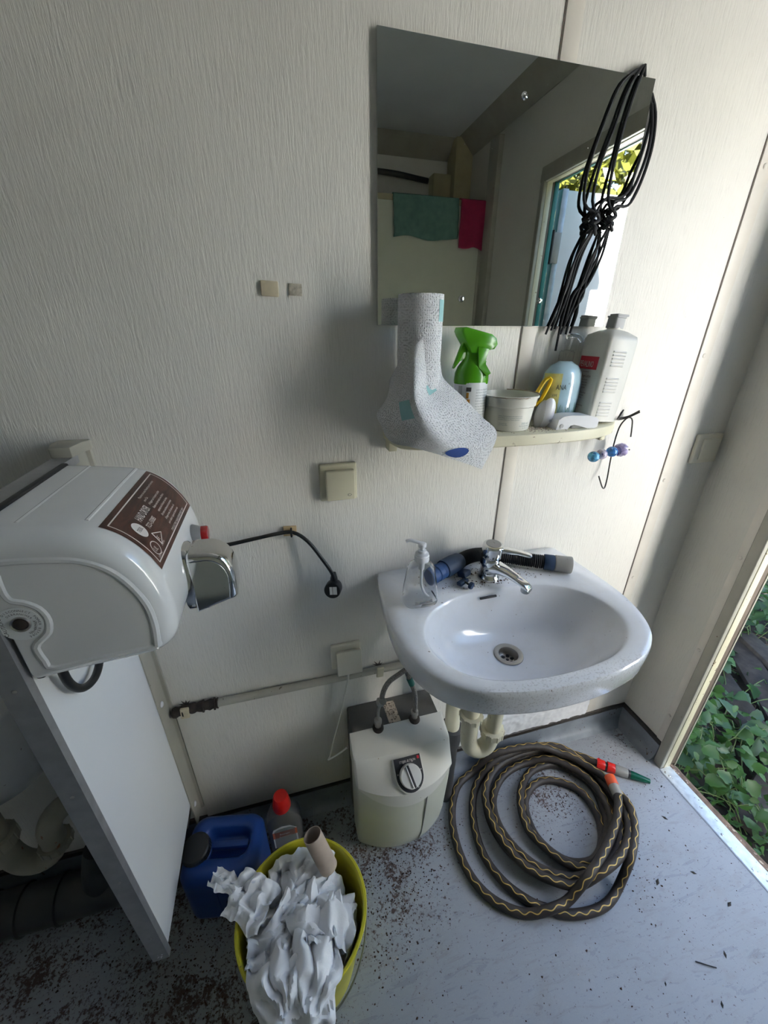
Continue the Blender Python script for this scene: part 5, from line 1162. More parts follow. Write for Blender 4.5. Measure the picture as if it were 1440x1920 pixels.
def crumple(label, c, size, rotd, seed, bend=.5, n=30, droop=None, amp=.16, mt=None, ratio=1.0, group=None, pinch=0):
    rg = random.Random(seed); a, b = size, size * ratio
    folds = []
    for k in range(6):
        th_ = rg.random() * math.pi; folds.append((Vector((math.cos(th_), math.sin(th_))), rg.uniform(-.35, .35), rg.uniform(.22, .5), rg.uniform(.3, 1)))
    mx = rot('Z', rotd[2]) @ rot('X', rotd[0]) @ rot('Y', rotd[1])
    off = Vector((seed * 3.1, seed * 1.7, 0))
    def f(u, v):
        p = Vector((u - .5, v - .5)); z = 0; pull = Vector((0, 0))
        for d, c0, w, h in folds:
            s = p.dot(d) - c0; q_ = abs(((s / w + .5) % 1) - .5) * 2
            z += h * (q_ - .5) * w * amp * 4; pull += d * (-(s) * .10 * h)
        p2 = p + pull * .6
        P3 = Vector((p2.x * a, p2.y * b, z * a * .8))
        r2 = (p.x ** 2 + p.y ** 2)
        if pinch: th2 = math.atan2(p.y + .35, p.x); P3.z += pinch * a * (abs(math.sin(th2 * 5.5 + seed + .8 * noise.noise(Vector((p.x * 3, p.y * 3, seed))))) - .5) * min(1, math.hypot(p.x, p.y + .35) * 1.6)
        P3.z += -bend * r2 * a * 1.6
        k = Vector((p.x * 3.6, p.y * 3.6, 0)) + off
        P3 += Vector((noise.noise(k), noise.noise(k + Vector((7, 0, 3))), noise.noise(k + Vector((0, 5, 9))) * 1.5)) * a * .10
        k2 = k * 1.7; rdg = (1 - 2 * abs(noise.noise(k2))); P3.z += rdg * a * .05
        k3 = k * 4; P3 += Vector((noise.noise(k3), noise.noise(k3 + Vector((3, 3, 3))), noise.noise(k3 + Vector((1, 8, 3))))) * a * .008
        P3 = mx @ P3 + Vector(c)
        if droop: P3 = droop(P3)
        return P3
    o = MB().grid(f, n, n, lambda u, v: (u * a * 1.3, v * b * 1.3)).build('paper_towel', mt or M['paper_used'], smooth=50)
    return tag(o, label, 'paper towel', group)
def over_rim(P3):
    """keeps hanging paper outside the bucket wall and above the rim"""
    d = Vector((P3.x - BKC.x, P3.y - BKC.y)); r = d.length
    if r > .128 and r < .158 and P3.z < BH + .008: P3.z = BH + .008 + (P3.z - BH) * .1
    return P3
def inside(P3):
    d = Vector((P3.x - BKC.x, (P3.y - BKC.y) / .97)); r = d.length
    lim = .098 + .030 * min(1, max(0, P3.z / BH))
    if r > lim and P3.z < BH + .015: k = lim / r; P3.x = BKC.x + d.x * k; P3.y = BKC.y + d.y * k * .97
    P3.z = max(P3.z, .02)
    return P3
T = [
 ('crumpled towel under the cardboard tube with blue stains', (-1.232, -.305, .262), .125, (12, 18, 20), 3, inside),
 ('towel standing at the back left inside the bucket', (-1.305, -.300, .245), .12, (35, -12, 10), 5, inside),
 ('small bright crumpled towel in the middle of the bucket back', (-1.285, -.335, .268), .075, (20, 5, 60), 8, inside),
 ('long folded towel standing right of the bucket centre', (-1.225, -.365, .268), .14, (18, 30, 80), 11, inside),
 ('flat creased towel at the left inner wall of the bucket', (-1.352, -.350, .250), .115, (10, -25, 30), 14, inside),
 ('wavy towel in the centre of the bucket', (-1.285, -.385, .262), .13, (25, 8, 45), 17, inside),
 ('towel with a dark blue stain right of the centre', (-1.238, -.405, .262), .12, (30, 14, 15), 21, inside),
 ('narrow towel at the right inner wall of the bucket', (-1.175, -.375, .225), .11, (10, 55, 20), 24, inside),
 ('greyish towel low at the right front of the bucket', (-1.190, -.420, .235), .105, (35, 35, -10), 27, inside),
 ('white folded towel at the left front inside the bucket', (-1.345, -.410, .258), .11, (20, -12, 75), 31, inside),
 ('crumpled towel filling the bucket front', (-1.275, -.440, .262), .12, (28, 5, 110), 34, inside),
]
GT = 'used paper towels in the bucket'
for l, c, s, r_, sd_, dr_ in T: crumple(l, c, s, r_, sd_, droop=dr_, amp=.15, pinch=.10, group=GT)
crumple('rumpled towel bulging over the front rim of the bucket', (-1.325, -.480, .292), .125, (18, -8, 20), 41, bend=.9, amp=.07, droop=over_rim, ratio=1.2, pinch=.22, group=GT)
crumple('creased towel hanging over the bucket front right rim', (-1.262, -.488, .288), .115, (22, 10, -20), 44, bend=.8, amp=.07, droop=over_rim, ratio=1.3, pinch=.22, group=GT)
crumple('towel lying over the left bucket rim above the canister', (-1.382, -.318, .285), .105, (5, 8, -35), 47, bend=.2, amp=.09, droop=over_rim, group=GT)
crumple('pointed towel corner sticking out left over the blue canister', (-1.437, -.278, .292), .085, (-6, 6, -32), 50, bend=.1, amp=.06, ratio=.5, droop=over_rim, group=GT)
# blue ink stains are part of the towels: small soaked corners
# filling body of paper below, so that the bucket is full
q = MB().lathe([(0, .02), (.105, .02), (.112, .14), (.100, .175), (.06, .19), (0, .195)], BKC, n=40)
for v in q.v:
    if v.z > .1: v += Vector((noise.noise(v * 30), noise.noise(v * 30 + Vector((4, 0, 0))), noise.noise(v * 45) * 1.5)) * .014
    d = Vector((v.x - BKC.x, v.y - BKC.y)); lim = .098 + .028 * v.z / BH
    if d.length > lim: v.x = BKC.x + d.x * lim / d.length; v.y = BKC.y + d.y * lim / d.length
o = q.build('paper_filling', M['paper_used'], smooth=25); tag(o, 'packed mass of used towels deep inside the yellow bucket', 'paper'); o['kind'] = 'stuff'

# ------------------------------------------------------------------ blue canister
JC = Vector((-1.470, -.150, 0)); JR = rot('Z', -11)
t = thing('canister', 'blue plastic canister with black screw cap between partition and bucket', 'canister', JC)
def js(hx, hy_, z, r, cx=0, cy=0):
    out = []
    for a0, sx, sy in ((0, 1, 1), (90, -1, 1), (180, -1, -1), (270, 1, -1)):
        for k in range(7):
            a = R(a0 + k * 15); out.append(JC + JR @ Vector((cx + sx * (hx - r) + r * math.cos(a), cy + sy * (hy_ - r) + r * math.sin(a), z)))
    return out
ls = [js(.082, .062, 0, .02), js(.092, .072, .006, .026), js(.0945, .0745, .02, .028), js(.0945, .0745, .150, .028), js(.0955, .0755, .160, .030), js(.0955, .0755, .182, .032), js(.091, .071, .200, .034), js(.082, .062, .2095, .034), js(.076, .056, .2110, .034)]
# the raised rim surrounds a deep hand recess
ls += [js(.066, .040, .2105, .028, .006, .004), js(.060, .034, .203, .026, .008, .004), js(.054, .030, .172, .024, .008, .004), js(.048, .026, .168, .022, .008, .004)]
jb = MB().loops(ls).build('canister_body', M['blue'], t, smooth=50)
MB().loops([[JC + JR @ Vector((x, .002 + y * w, z)) for x, z, w in [(-.060, .196, 1), (-.040, .203, 1), (.040, .203, 1), (.066, .204, 1)]] + [JC + JR @ Vector((x, .002 + y * w, z - .020)) for x, z, w in reversed([(-.060, .196, 1), (-.040, .203, 1), (.040, .203, 1), (.066, .204, 1)])] for y in (-.0085, .0085)]).build('carry_handle', M['blue'], t, bevel=.005)
MB().lathe([(0, 0), (.033, 0), (.036, .012), (.030, .020), (0, .020)], JC + JR @ Vector((-.060, -.012, .188)), (-.12, -.05, 1), n=32).build('cap_neck', M['blue'], t)
cn = MB().lathe([(0, 0), (.0345, 0), (.0355, .003), (.0355, .020), (.0325, .0235), (.029, .0225), (0, .0225)], JC + JR @ Vector((-.0605, -.012, .204)), (-.14, -.08, 1), n=44).build('screw_cap', M['black'], t)
q = MB()
ax_ = Vector((-.14, -.08, 1)).normalized(); qq = Vector((0, 0, 1)).rotation_difference(ax_); c0 = JC + JR @ Vector((-.0605, -.012, .204))
for k in range(36):
    a = k * math.tau / 36; q.tube([c0 + qq @ Vector((.0356 * math.cos(a), .0356 * math.sin(a), .004)), c0 + qq @ Vector((.0356 * math.cos(a), .0356 * math.sin(a), .019))], .0009, 5)
q.build('grip_ribs', M['black'], cn)
q = MB(); JF = lambda u, v: JC + JR @ Vector((u, -.0752, v))
text_mb('JA', .040, lambda u, v: JF(.010 + u, .070 + v), mb=q, sx=.9)
q.build('embossed_letters', M['bosch'], jb, smooth=0)
for u in (-.005, .072): MB().tube([JF(u, .03), JF(u, .145)], .0016, 6).build('embossed_line', M['blue'], jb)

# clear bottle with red cap
bc = Vector((-1.318, -.088, 0))
t = thing('cleaner_bottle', 'clear plastic bottle with red cap and white-orange label behind the bucket', 'bottle', bc)
def bs(w, d, z, e=.6): return [bc + Vector((w * math.copysign(abs(math.cos(a)) ** e, math.cos(a)), d * math.copysign(abs(math.sin(a)) ** e, math.sin(a)), z)) for a in [math.tau * k / 40 for k in range(40)]]
MB().loops([bs(.044, .030, .001), bs(.049, .033, .006), bs(.049, .033, .125), bs(.047, .032, .150), bs(.040, .029, .170), bs(.028, .025, .186), bs(.0215, .0215, .194, 1), bs(.021, .021, .200, 1)]).build('bottle_body', M['bottle_cl'] if 'bottle_cl' in M else mat('bottle_clear_dirty', (.40, .41, .41), .22, var=.1, trans=.75, ior=1.2), t, smooth=50)
MB().lathe([(0, 0), (.0250, 0), (.0255, .006), (.0205, .044), (.0180, .048), (0, .0485)], bc + Vector((0, 0, .192)), n=36).build('cap', M['redcap'], t)
BF = lambda u, v, g=.0006: bc + Vector((u, -.0330 - g + .006 * (abs(u) / .044) ** 3 , v))
MB().add([BF(-.034, .05), BF(.034, .05), BF(.034, .128), BF(.016, .150), BF(-.006, .154), BF(-.030, .142), BF(-.034, .128)], [tuple(range(7))]).build('label', M['lblwhite'], t, smooth=0)
lo = MB().add([BF(-.034, .098, .001), BF(.034, .098, .001), BF(.034, .126, .001), BF(-.034, .126, .001)], [(0, 1, 2, 3)]).build('orange_band', mat('orange_band', (.62, .13, .05), .5), t, smooth=0)
q = MB(); text_mb('Reiniger', .011, lambda u, v: BF(u, .114 + v, .0014), 'CENTER', q, .8); text_mb('Konzentrat', .009, lambda u, v: BF(u, .102 + v, .0014), 'CENTER', q, .8)
q.build('lettering', M['inkwhite'], lo, smooth=0)
q = MB(); text_mb('Haushalt', .0065, lambda u, v: BF(-.002 + u, .131 + v, .0012), 'CENTER', q, .9); q.build('lettering', M['ink'], t, smooth=0)

# ------------------------------------------------------------------ coiled garden hose
hx = [(-0.274,-0.265),(-0.352,-0.335),(-0.475,-0.402),(-0.581,-0.435),(-0.672,-0.436),(-0.746,-0.405),(-0.801,-0.347),(-0.823,-0.265),(-0.808,-0.166),(-0.755,-0.083),(-0.684,-0.05),(-0.61,-0.042),(-0.527,-0.046),(-0.433,-0.058),(-0.353,-0.094),(-0.302,-0.142),(-0.269,-0.197),(-0.257,-0.247),(-0.271,-0.302),(-0.318,-0.369),(-0.407,-0.434),(-0.492,-0.466),(-0.586,-0.459),(-0.652,-0.428),(-0.691,-0.399),(-0.733,-0.346),(-0.756,-0.271),(-0.74,-0.177),(-0.693,-0.1),(-0.622,-0.058),(-0.533,-0.046),(-0.441,-0.046),(-0.353,-0.066),(-0.295,-0.122),(-0.271,-0.188),(-0.27,-0.251),(-0.3,-0.322),(-0.345,-0.375),(-0.429,-0.414),(-0.533,-0.423),(-0.61,-0.391),(-0.666,-0.337),(-0.696,-0.256),(-0.69,-0.169),(-0.657,-0.109),(-0.581,-0.06),(-0.49,-0.046),(-0.395,-0.05),(-0.327,-0.073),(-0.279,-0.127),(-0.261,-0.199),(-0.29,-0.283),(-0.353,-0.36),(-0.425,-0.401),(-0.499,-0.41),(-0.575,-0.386),(-0.632,-0.345),(-0.671,-0.275),(-0.676,-0.201),(-0.638,-0.13),(-0.57,-0.084),(-0.483,-0.068),(-0.398,-0.086),(-0.342,-0.132),(-0.307,-0.195),(-0.311,-0.27),(-0.355,-0.334),(-0.426,-0.383),(-0.482,-0.4),(-0.53,-0.37),(-0.569,-0.324),(-0.594,-0.264),(-0.581,-0.198),(-0.54,-0.141),(-0.476,-0.1),(-0.395,-0.096),(-0.34,-0.128),(-0.301,-0.189),(-0.312,-0.255),(-0.343,-0.311),(-0.408,-0.358),(-0.465,-0.38),(-0.521,-0.359),(-0.561,-0.314),(-0.576,-0.262),(-0.562,-0.196),(-0.521,-0.154),(-0.463,-0.137),(-0.407,-0.152),(-0.359,-0.189),(-0.344,-0.239),(-0.361,-0.306),(-.42,-.365),(-.52,-.395),(-.62,-.36),(-.68,-.28),(-.69,-.19),(-.655,-.105),(-.60,-.062),(-.55,-.046),(-.49,-.044),(-.413,-.046),(-.335,-.058),(-.262,-.100),(-.222,-.138)]
hx = hx[::-1]
P2 = spline([(x, y, 0) for x, y in hx], .012); HR = .0122
Z = [HR] * len(P2)
for i, p in enumerate(P2):
    for j in range(0, i - 9):
        d = (P2[j].xy - p.xy).length
        if d < 2 * HR * .98: Z[i] = max(Z[i], Z[j] + math.sqrt(max(0, (2 * HR) ** 2 - d * d)) * .92)
Z = [min(z, .085) for z in Z]
for it in range(5):      # smooth, never below what it lies on
    Z = [Z[0]] + [max(Z[i] * .55 + .225 * (Z[i - 1] + Z[i + 1]), Z[i] * .93) for i in range(1, len(Z) - 1)] + [Z[-1]]
HP = [Vector((p.x, p.y, z)) for p, z in zip(P2, Z)]
# continue the two ends into their couplings
HP[-1].z = max(HP[-1].z, .04)
t = thing('garden_hose', 'coiled dark rubber hose with wavy yellow stripe on the floor below the basin', 'hose', (-.54, -.25, 0))
MB().tube(HP, HR, 14).build('hose_tube', M['hose'], t, smooth=80)
fine = spline(HP, .0016)
def stripe(off):
    s_acc = 0; pts = []; last = fine[0]; up = Vector((0, 0, 1)); vv = []; ff = []
    for i, p in enumerate(fine):
        s_acc += (p - last).length; last = p
        tg = (fine[min(i + 1, len(fine) - 1)] - fine[max(i - 1, 0)]).normalized(); sd_ = tg.cross(up).normalized(); nn_ = sd_.cross(tg)
        ph = off + .24 * math.sin(math.tau * s_acc / .036)
        for da in (-.10, .10):
            d = nn_ * math.cos(ph + da) + sd_ * math.sin(ph + da); vv.append(p + d * (HR + .0005))
    for i in range(len(fine) - 1): ff.append((2 * i, 2 * i + 2, 2 * i + 3, 2 * i + 1))
    return MB().add(vv, ff)
for off, nm in ((.30, 1), (-2.5, 2)): stripe(off).build('wavy_stripe', M['stripe'], t)
# coupling A: red quick connector, grey sleeve, green tap piece
def coup(p0, d, segs, root):
    p = Vector(p0); d = Vector(d).normalized()
    for nm, l, r0, r1, mt in segs:
        q = MB().lathe([(0, 0), (r0 * .94, 0), (r0, l * .08), (r1, l * .92), (r1 * .94, l), (0, l)], p, d, n=28); o = q.build(nm, mt, root)
        if nm == 'quick_connector':
            g = MB()
            for k in range(16):
                a = k * math.tau / 16; qq = Vector((0, 0, 1)).rotation_difference(d); g.tube([p + qq @ Vector((r0 * math.cos(a), r0 * math.sin(a), l * .12)), p + qq @ Vector((r0 * math.cos(a), r0 * math.sin(a), l * .4))], .0011, 5)
            g.build('grip_ribs', mt, o)
        p = p + d * l
    return p
eA = HP[0]
coup(eA + (HP[0] - HP[2]).normalized() * -.006, (.78, -.62, .015), [('quick_connector', .026, .0165, .0165, M['redcap']), ('black_ring', .007, .0140, .0140, M['black']), ('connector_sleeve', .025, .0175, .0165, M['redcap']), ('grey_sleeve', .040, .0175, .0160, M['greyp']), ('black_ring', .008, .0150, .0140, M['black']), ('green_spout', .060, .0140, .0085, M['greenhose'])], t)
eB = HP[-1]; dB = (HP[-1] - HP[-4]).normalized()
coup(eB - dB * .004, (.30, .95, .03), [('grey_sleeve', .030, .0165, .0165, M['greyp']), ('orange_connector', .030, .0175, .0165, M['orange'])], t)

# ------------------------------------------------------------------ debris on the floor (uncountable)
q = MB(); w_ = MB()
def flake(mb_, x, y, s, z=.0006, n_=None):
    n_ = n_ or rnd.randint(4, 6); a0 = rnd.random() * 6
    mb_.add([(x + s * rnd.uniform(.5, 1.4) * math.cos(a0 + i * 6.28 / n_), y + s * rnd.uniform(.4, 1.2) * math.sin(a0 + i * 6.28 / n_), z) for i in range(n_)] + [(x, y, z + s * .5)], [(i, (i + 1) % n_, n_) for i in range(n_)])
spots = [(-1.03, -.22, .10, .07, 900), (-1.55, -.26, .10, .10, 900), (-1.42, -.42, .12, .10, 600), (-1.9, -.24, .16, .09, 700), (-.45, -.19, .09, .05, 260), (-.34, -.42, .08, .05, 160), (-.12, -.10, .06, .04, 120), (-.08, -.27, .05, .04, 60), (-.5, -.55, .35, .2, 260), (-1.08, -.30, .07, .10, 500)]
for cx, cy, sx, sy, n_ in spots:
    for k in range(n_):
        x, y = rnd.gauss(cx, sx), rnd.gauss(cy, sy)
        if y > -.04 or x > -.03 or y < -1.8: continue
        flake(w_ if rnd.random() < .10 else q, x, y, rnd.choice((.0010, .0014, .002, .0028)) * rnd.uniform(.6, 1.1))
o = q.build('floor_dirt', M['crumb'], smooth=0); tag(o, 'dark brown crumbs scattered over the grey floor', 'dirt'); o['kind'] = 'stuff'
o = w_.build('floor_dirt', M['crumbw'], smooth=0); tag(o, 'pale crumbs scattered over the grey floor', 'dirt'); o['kind'] = 'stuff'
q = MB()
for x, y, l, a in ((-.135, -.335, .020, 2.2), (-.060, -.255, .012, .4), (-.078, -.285, .009, 1), (-.30, -.46, .022, .6), (-.18, -.47, .018, 2.5), (-.26, -.62, .016, 1.0), (-.53, -.29, .012, .3), (-.50, -.17, .012, 2), (-.36, -.205, .010, 1.2), (-.35, -.68, .014, .9), (-.11, -.18, .008, .2), (-.14, -.205, .008, .9), (-.45, -.62, .010, .9), (-.15, -.55, .02, .3)):
    d = Vector((math.cos(a), math.sin(a), 0)); e = Vector((-d.y, d.x, 0)); c = Vector((x, y, .0007))
    q.add([c - d * l / 2, c + e * l * .22, c + d * l / 2, c - e * l * .2, c + Vector((0, 0, l * .12))], [(0, 1, 4), (1, 2, 4), (2, 3, 4), (3, 0, 4)])
o = q.build('leaf_scraps', mat('leaf_scrap', (.035, .032, .028), .8, var=.4), smooth=0); tag(o, 'dark dry leaf scraps strewn on the floor near the door', 'leaf litter'); o['kind'] = 'stuff'
tag(MB().tube(spline([(-.345, -.610, .002), (-.325, -.622, .0035), (-.305, -.632, .002)], .004), .0013, 6).build('twig', M['ink']), 'thin dark twig lying alone on the floor right side', 'twig')

# ------------------------------------------------------------------ what the mirror shows behind the camera
t = thing('partition_wall', 'cream partition with channel post opposite the basin, seen in the mirror', 'partition', (-.7, -1.57, .15))
MB().box(-1.9, -.012, -1.585, -1.560, .15, 2.035).build('panel', M['partition'], t, smooth=0)
MB().box(-1.9, -.012, -1.590, -1.555, 2.03, 2.055).build('top_rail', M['yellowish'], t, bevel=.002)
MB().box(-.040, -.0005, -1.552, -1.594, .15, 2.055).build('wall_channel', M['frame'], t, bevel=.002)
MB().box(-.028, -.0005, -1.46, -1.5515, .0, 2.30).build('cover_board', M['frame'], t, bevel=.002)
def hangcloth(name, label, x0, x1, z0, z1, mt, seed):
    def f(u, v):
        k = Vector((u * 3 + seed, v * 2, seed)); wv = noise.noise(k) * .012
        if v < .08: return (x0 + (x1 - x0) * u, -1.590 + .045 * v / .08, 2.058 + .004 * math.sin(v / .08 * 3.1))
        vv = (v - .08) / .92; return (x0 + (x1 - x0) * (u + .04 * noise.noise(Vector((v * 3, seed, 2)))), -1.548 + wv * vv - .002 + .008, 2.056 - (z1 - z0) * vv + noise.noise(Vector((u * 2.5, seed, 0))) * .018 * vv)
    o = MB().grid(f, 26, 22).build(name, mt, smooth=60, solid=.0025); return tag(o, label, 'cloth', 'cloths hanging on the rear partition')
hangcloth('cleaning_cloth', 'dull green cloth hanging over the partition in the mirror image', -.535, -.178, 1.872, 2.055, M['cloth_g'], 1)
hangcloth('cleaning_cloth', 'dark red cloth hanging beside the green one in the mirror image', -.168, -.022, 1.840, 2.055, M['cloth_r'], 2)
t = thing('wall_casing', 'yellowed pipe casing in the ceiling corner seen in the mirror', 'casing', (-.11, -1.87, 0))
MB().box(-.105, -.002, YF + .002, -1.80, .05, 2.395).build('board', M['yellowish'], t, bevel=.002)
MB().box(-.215, -.108, YF + .002, -1.84, .05, 2.24).build('board', M['yellowish'], t, bevel=.002)
tag(MB().tube(spline([(-1.4, -1.89, 2.235), (-.9, -1.88, 2.225), (-.5, -1.885, 2.235), (-.23, -1.89, 2.215)], .03), .014, 12).build('ceiling_pipe', M['pipe_grey']), 'dark pipe under the ceiling at the far wall in the mirror', 'pipe')

# ------------------------------------------------------------------ outside: ground, vines, wood, trees
def gz(x, y): return -.36 + .05 * noise.noise(Vector((x * 1.3, y * 1.3, 0))) + .015 * noise.noise(Vector((x * 9, y * 9, 3)))
struct('ground_outside', MB().grid(lambda u, v: (.07 + 22 * u ** 2, -9 + 18 * v, gz(.07 + 22 * u ** 2, -9 + 18 * v)), 70, 90), M['soil'])
struct('ground_far', MB().box(-30, 40, -40, 40, -.62, -.55), M['soil'], smooth=0)
def leafmesh(name, mt, l, w, lobes=0, seed=0):
    rg = random.Random(seed); pts = []; n = 7
    for i in range(n + 1):
        f = i / n; ww = w * math.sin(math.pi * min(1, f ** .75 * 1.0)) * .5 * (1 + (.16 if i % 2 else -.06))
        pts.append((f * l, ww))
    vs_ = []; fs = []
    for f, ww in pts:
        dz = -.35 * (f / l) ** 2 * l * .5
        vs_ += [(f, ww, dz + ww * .35), (f, 0, dz), (f, -ww, dz + ww * .35)]
    for i in range(n):
        a = 3 * i; fs += [(a, a + 1, a + 4, a + 3), (a + 1, a + 2, a + 5, a + 4)]
    me = bpy.data.meshes.new(name); me.from_pydata(vs_, [], fs); me.materials.append(mt); me.shade_smooth(); return me
LM_ = [leafmesh('leaf', M['leaf'], .062, .050, seed=1), leafmesh('leaf', M['leafb'], .080, .055, seed=2), leafmesh('leaf', M['leaf'], .050, .030, seed=3)]
def vine(label, cx, cy, spread, n, zlo, zhi, kinds, seed, big=1.0):
    rg = random.Random(seed); g0 = gz(cx, cy)
    t = thing('climbing_plant', label, 'plant', (cx, cy, g0))
    st = MB(); tips = []
    for k in range(7):
        a = rg.random() * 6.28; x, y, z = cx + rg.uniform(-.05, .05), cy + rg.uniform(-.05, .05), g0; pts = [(x, y, z)]
        for s in range(7):
            x += math.cos(a) * spread / 6 + rg.uniform(-.02, .02); y += math.sin(a) * spread / 6 + rg.uniform(-.02, .02)
            x = max(x, .10); z = g0 + (zhi - g0) * math.sin(math.pi * (s + 1) / 8) * rg.uniform(.4, .95); pts.append((x, y, z)); tips.append((x, y, z))
        st.tube(spline(pts, .03), .0022, 5)
    st.build('stem', M['stem'], t)
    for k in range(n):
        b = rg.choice(tips); x, y = b[0] + rg.gauss(0, spread * .16), b[1] + rg.gauss(0, spread * .16)
        if x < .105: x = .105 + rg.random() * .05
        z = max(gz(x, y) + .02, zlo + (zhi - zlo) * rg.random() ** .8)
        o = bpy.data.objects.new('leaf', LM_[rg.choice(kinds)]); C.objects.link(o); o.parent = t; o.location = Vector((x, y, z)) - Vector((cx, cy, g0))
        o.rotation_euler = (rg.gauss(0, .55), rg.gauss(.25, .5), rg.random() * 6.28); s = rg.uniform(.55, 1.1) * big; o.scale = (s, s, s)
    return t
vine('dense green vine growing against the door sill', .26, -.16, .26, 110, -.34, -.06, (0, 0, 2), 1)
vine('green vine further out beside the lower door jamb', .50, -.02, .30, 110, -.34, -.12, (0, 0, 2), 2, 1.1)
vine('leafy vine outside at the right picture edge above the sill', .42, -.38, .26, 100, -.34, -.12, (0, 2, 1), 3)
vine('bramble with larger leaves on the far side of the old boards', 1.45, .42, .40, 90, -.30, .05, (1, 1, 0), 4, 1.3)
vine('bright green vine on the old boards outside the door', .85, .10, .34, 100, -.34, -.18, (0, 1), 5, 1.2)
vine('vine along the outer wall left of the door opening', .35, .28, .30, 80, -.34, .0, (0, 2), 6, 1.1)
def stuff_leaves(name, label, n, box, mt, size, seed, hfun=None, cat='foliage'):
    rg = random.Random(seed); q = MB()
    for k in range(n):
        x, y = rg.uniform(box[0], box[1]), rg.uniform(box[2], box[3]); z = hfun(x, y, rg) if hfun else gz(x, y) + rg.uniform(.01, .06)
        s = size * rg.uniform(.6, 1.4); a = rg.random() * 6.28; d = Vector((math.cos(a), math.sin(a), rg.uniform(-.6, .6))).normalized(); e = d.cross(Vector((rg.gauss(0, .5), rg.gauss(0, .5), 1))).normalized()
        c = Vector((x, y, z)); nn_ = d.cross(e)
        q.add([c, c + d * s * .5 + e * s * .32 + nn_ * s * .06, c + d * s, c + d * s * .5 - e * s * .32 + nn_ * s * .06, c + d * s * .5], [(0, 4, 1), (1, 4, 2), (2, 4, 3), (3, 4, 0)])
    o = q.build(name, mt, smooth=0); tag(o, label, cat); o['kind'] = 'stuff'; return o
stuff_leaves('ground_cover', 'low weeds and small leaves covering the ground outside the door', 5200, (.10, 3.2, -1.9, 1.8), M['leaf'], .045, 11, lambda x, y, rg: gz(x, y) + rg.uniform(.01, .10) if noise.noise(Vector((x * 2.2, y * 2.2, 5))) > -.12 else gz(x, y) + .01)
q = MB()
for k in range(260):
    x, y = rnd.uniform(.7, 2.6), rnd.uniform(-.1, 1.6); a = rnd.random() * 6.28; l = rnd.uniform(.06, .30); z = gz(x, y) + rnd.uniform(.01, .06)
    q.tube([(x, y, z), (x + l * .5 * math.cos(a) + .01, y + l * .5 * math.sin(a), z + rnd.uniform(0, .04)), (x + l * math.cos(a), y + l * math.sin(a), z + rnd.uniform(-.02, .03))], rnd.uniform(.0015, .0035), 5)
o = q.build('dead_twigs', M['twig']); tag(o, 'tangle of dry brown twigs on the ground outside', 'twigs'); o['kind'] = 'stuff'
for k, (x, y, l, w, a, z) in enumerate(((.95, .15, 1.1, .11, 62, -.30), (1.25, .28, 1.3, .13, 55, -.29), (.80, -.20, .9, .12, 20, -.31), (1.55, .75, 1.5, .12, 70, -.27))):
    o = MB().obox((x, y, z), (l, w, .035), rot('Z', a) @ rot('X', rnd.uniform(-8, 8)), .004, 2).build('old_board', M['logm'])
    tag(o, ['weathered board nearest the bramble outside the door', 'longest dark board lying across the weeds outside', 'short dark board close to the door sill outside', 'far weathered board at the right picture edge outside'][k], 'board')

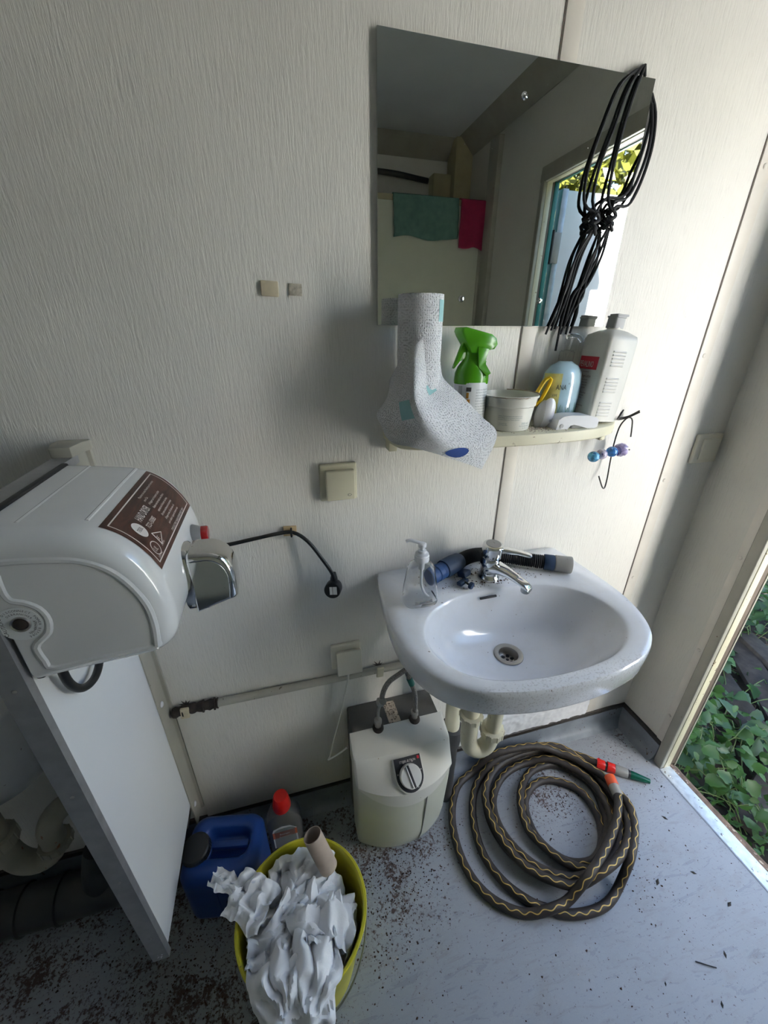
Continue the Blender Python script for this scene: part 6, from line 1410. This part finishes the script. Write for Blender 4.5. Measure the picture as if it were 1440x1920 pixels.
def tree(label, cx, cy, h, r, seed, n, mt, size):
    rg = random.Random(seed); t = thing('tree', label, 'tree', (cx, cy, -.4), 'trees outside the door')
    MB().tube(spline([(cx, cy, -.4), (cx + .1, cy, h * .3), (cx, cy + .1, h * .6), (cx, cy, h * .9)], .2), .07, 10).build('trunk', M['logm'], t)
    q = MB()
    for k in range(n):
        a = rg.random() * 6.28; b = math.acos(rg.uniform(-1, 1)); rr_ = r * (.55 + .45 * rg.random()) * (1 + .25 * noise.noise(Vector((a, b * 2, seed))))
        c = Vector((cx + rr_ * math.sin(b) * math.cos(a), cy + rr_ * math.sin(b) * math.sin(a), h * .58 + h * .42 * math.cos(b) * (.6 + .4 * rg.random())))
        if c.z < -.2: continue
        s = size * rg.uniform(.6, 1.4); d = Vector((rg.gauss(0, 1), rg.gauss(0, 1), rg.gauss(-.3, .6))).normalized(); e = d.cross(Vector((rg.gauss(0, 1), rg.gauss(0, 1), rg.gauss(0, 1)))).normalized()
        q.add([c, c + d * s * .5 + e * s * .3, c + d * s, c + d * s * .5 - e * s * .3], [(0, 1, 2, 3)])
    o = q.build('crown', mt, t, smooth=0); o['kind'] = 'stuff'; return t
tree('sunlit yellow-green tree beyond the open door in the mirror, left one', 1.3, -3.2, 3.4, 1.0, 1, 5200, M['leafy'], .11)
tree('sunlit yellow-green tree beyond the open door in the mirror, middle one', 3.6, -4.6, 4.4, 1.3, 2, 6000, M['leafy'], .13)
tree('yellow-green tree furthest right beyond the door in the mirror', 6.6, -5.6, 5.0, 1.7, 3, 6000, M['leafy'], .15)
tree('dark green hedgerow tree opposite the door', 6.2, -.8, 3.6, 1.6, 4, 5000, M['leafb'], .14)
tree('dark green hedgerow tree right of the door opposite', 6.0, 2.6, 3.4, 1.6, 5, 5000, M['leafb'], .14)

stuff_leaves('added_shade_hedge', 'tall block of leaves added out of view to shade plants and door leaf, higher part', 24000, (.04, 4.0, 1.75, 2.45), M['leafb'], .15, 21, lambda x, y, rg: rg.uniform(-.35, 4.9), 'added_shade_hedge')  # unseen foliage added to keep sun off the plants and outer door leaf
stuff_leaves('added_shade_hedge', 'lower block of leaves added out of view by the cabin corner to shade ground and door leaf', 6000, (-.75, .03, 1.75, 2.45), M['leafb'], .12, 22, lambda x, y, rg: rg.uniform(-.35, 2.6), 'added_shade_hedge')  # lower added foliage, out of view, trims the sunlit patch from below
struct('trim_12', MB().grid(lambda u, v: (-.655 + .470 * u, -.003 - .006 * abs(noise.noise(Vector((u * 9, v * 7, 1)))) - .0035 * abs(noise.noise(Vector((u * 26, v * 20, 4)))), .100 + .27 * v + .01 * noise.noise(Vector((u * 5, 3, 2))) * (v > .99)), 90, 60), M['plwhite'], smooth=60)
for o in bpy.data.objects:
    if '_w' in o: del o['_w']
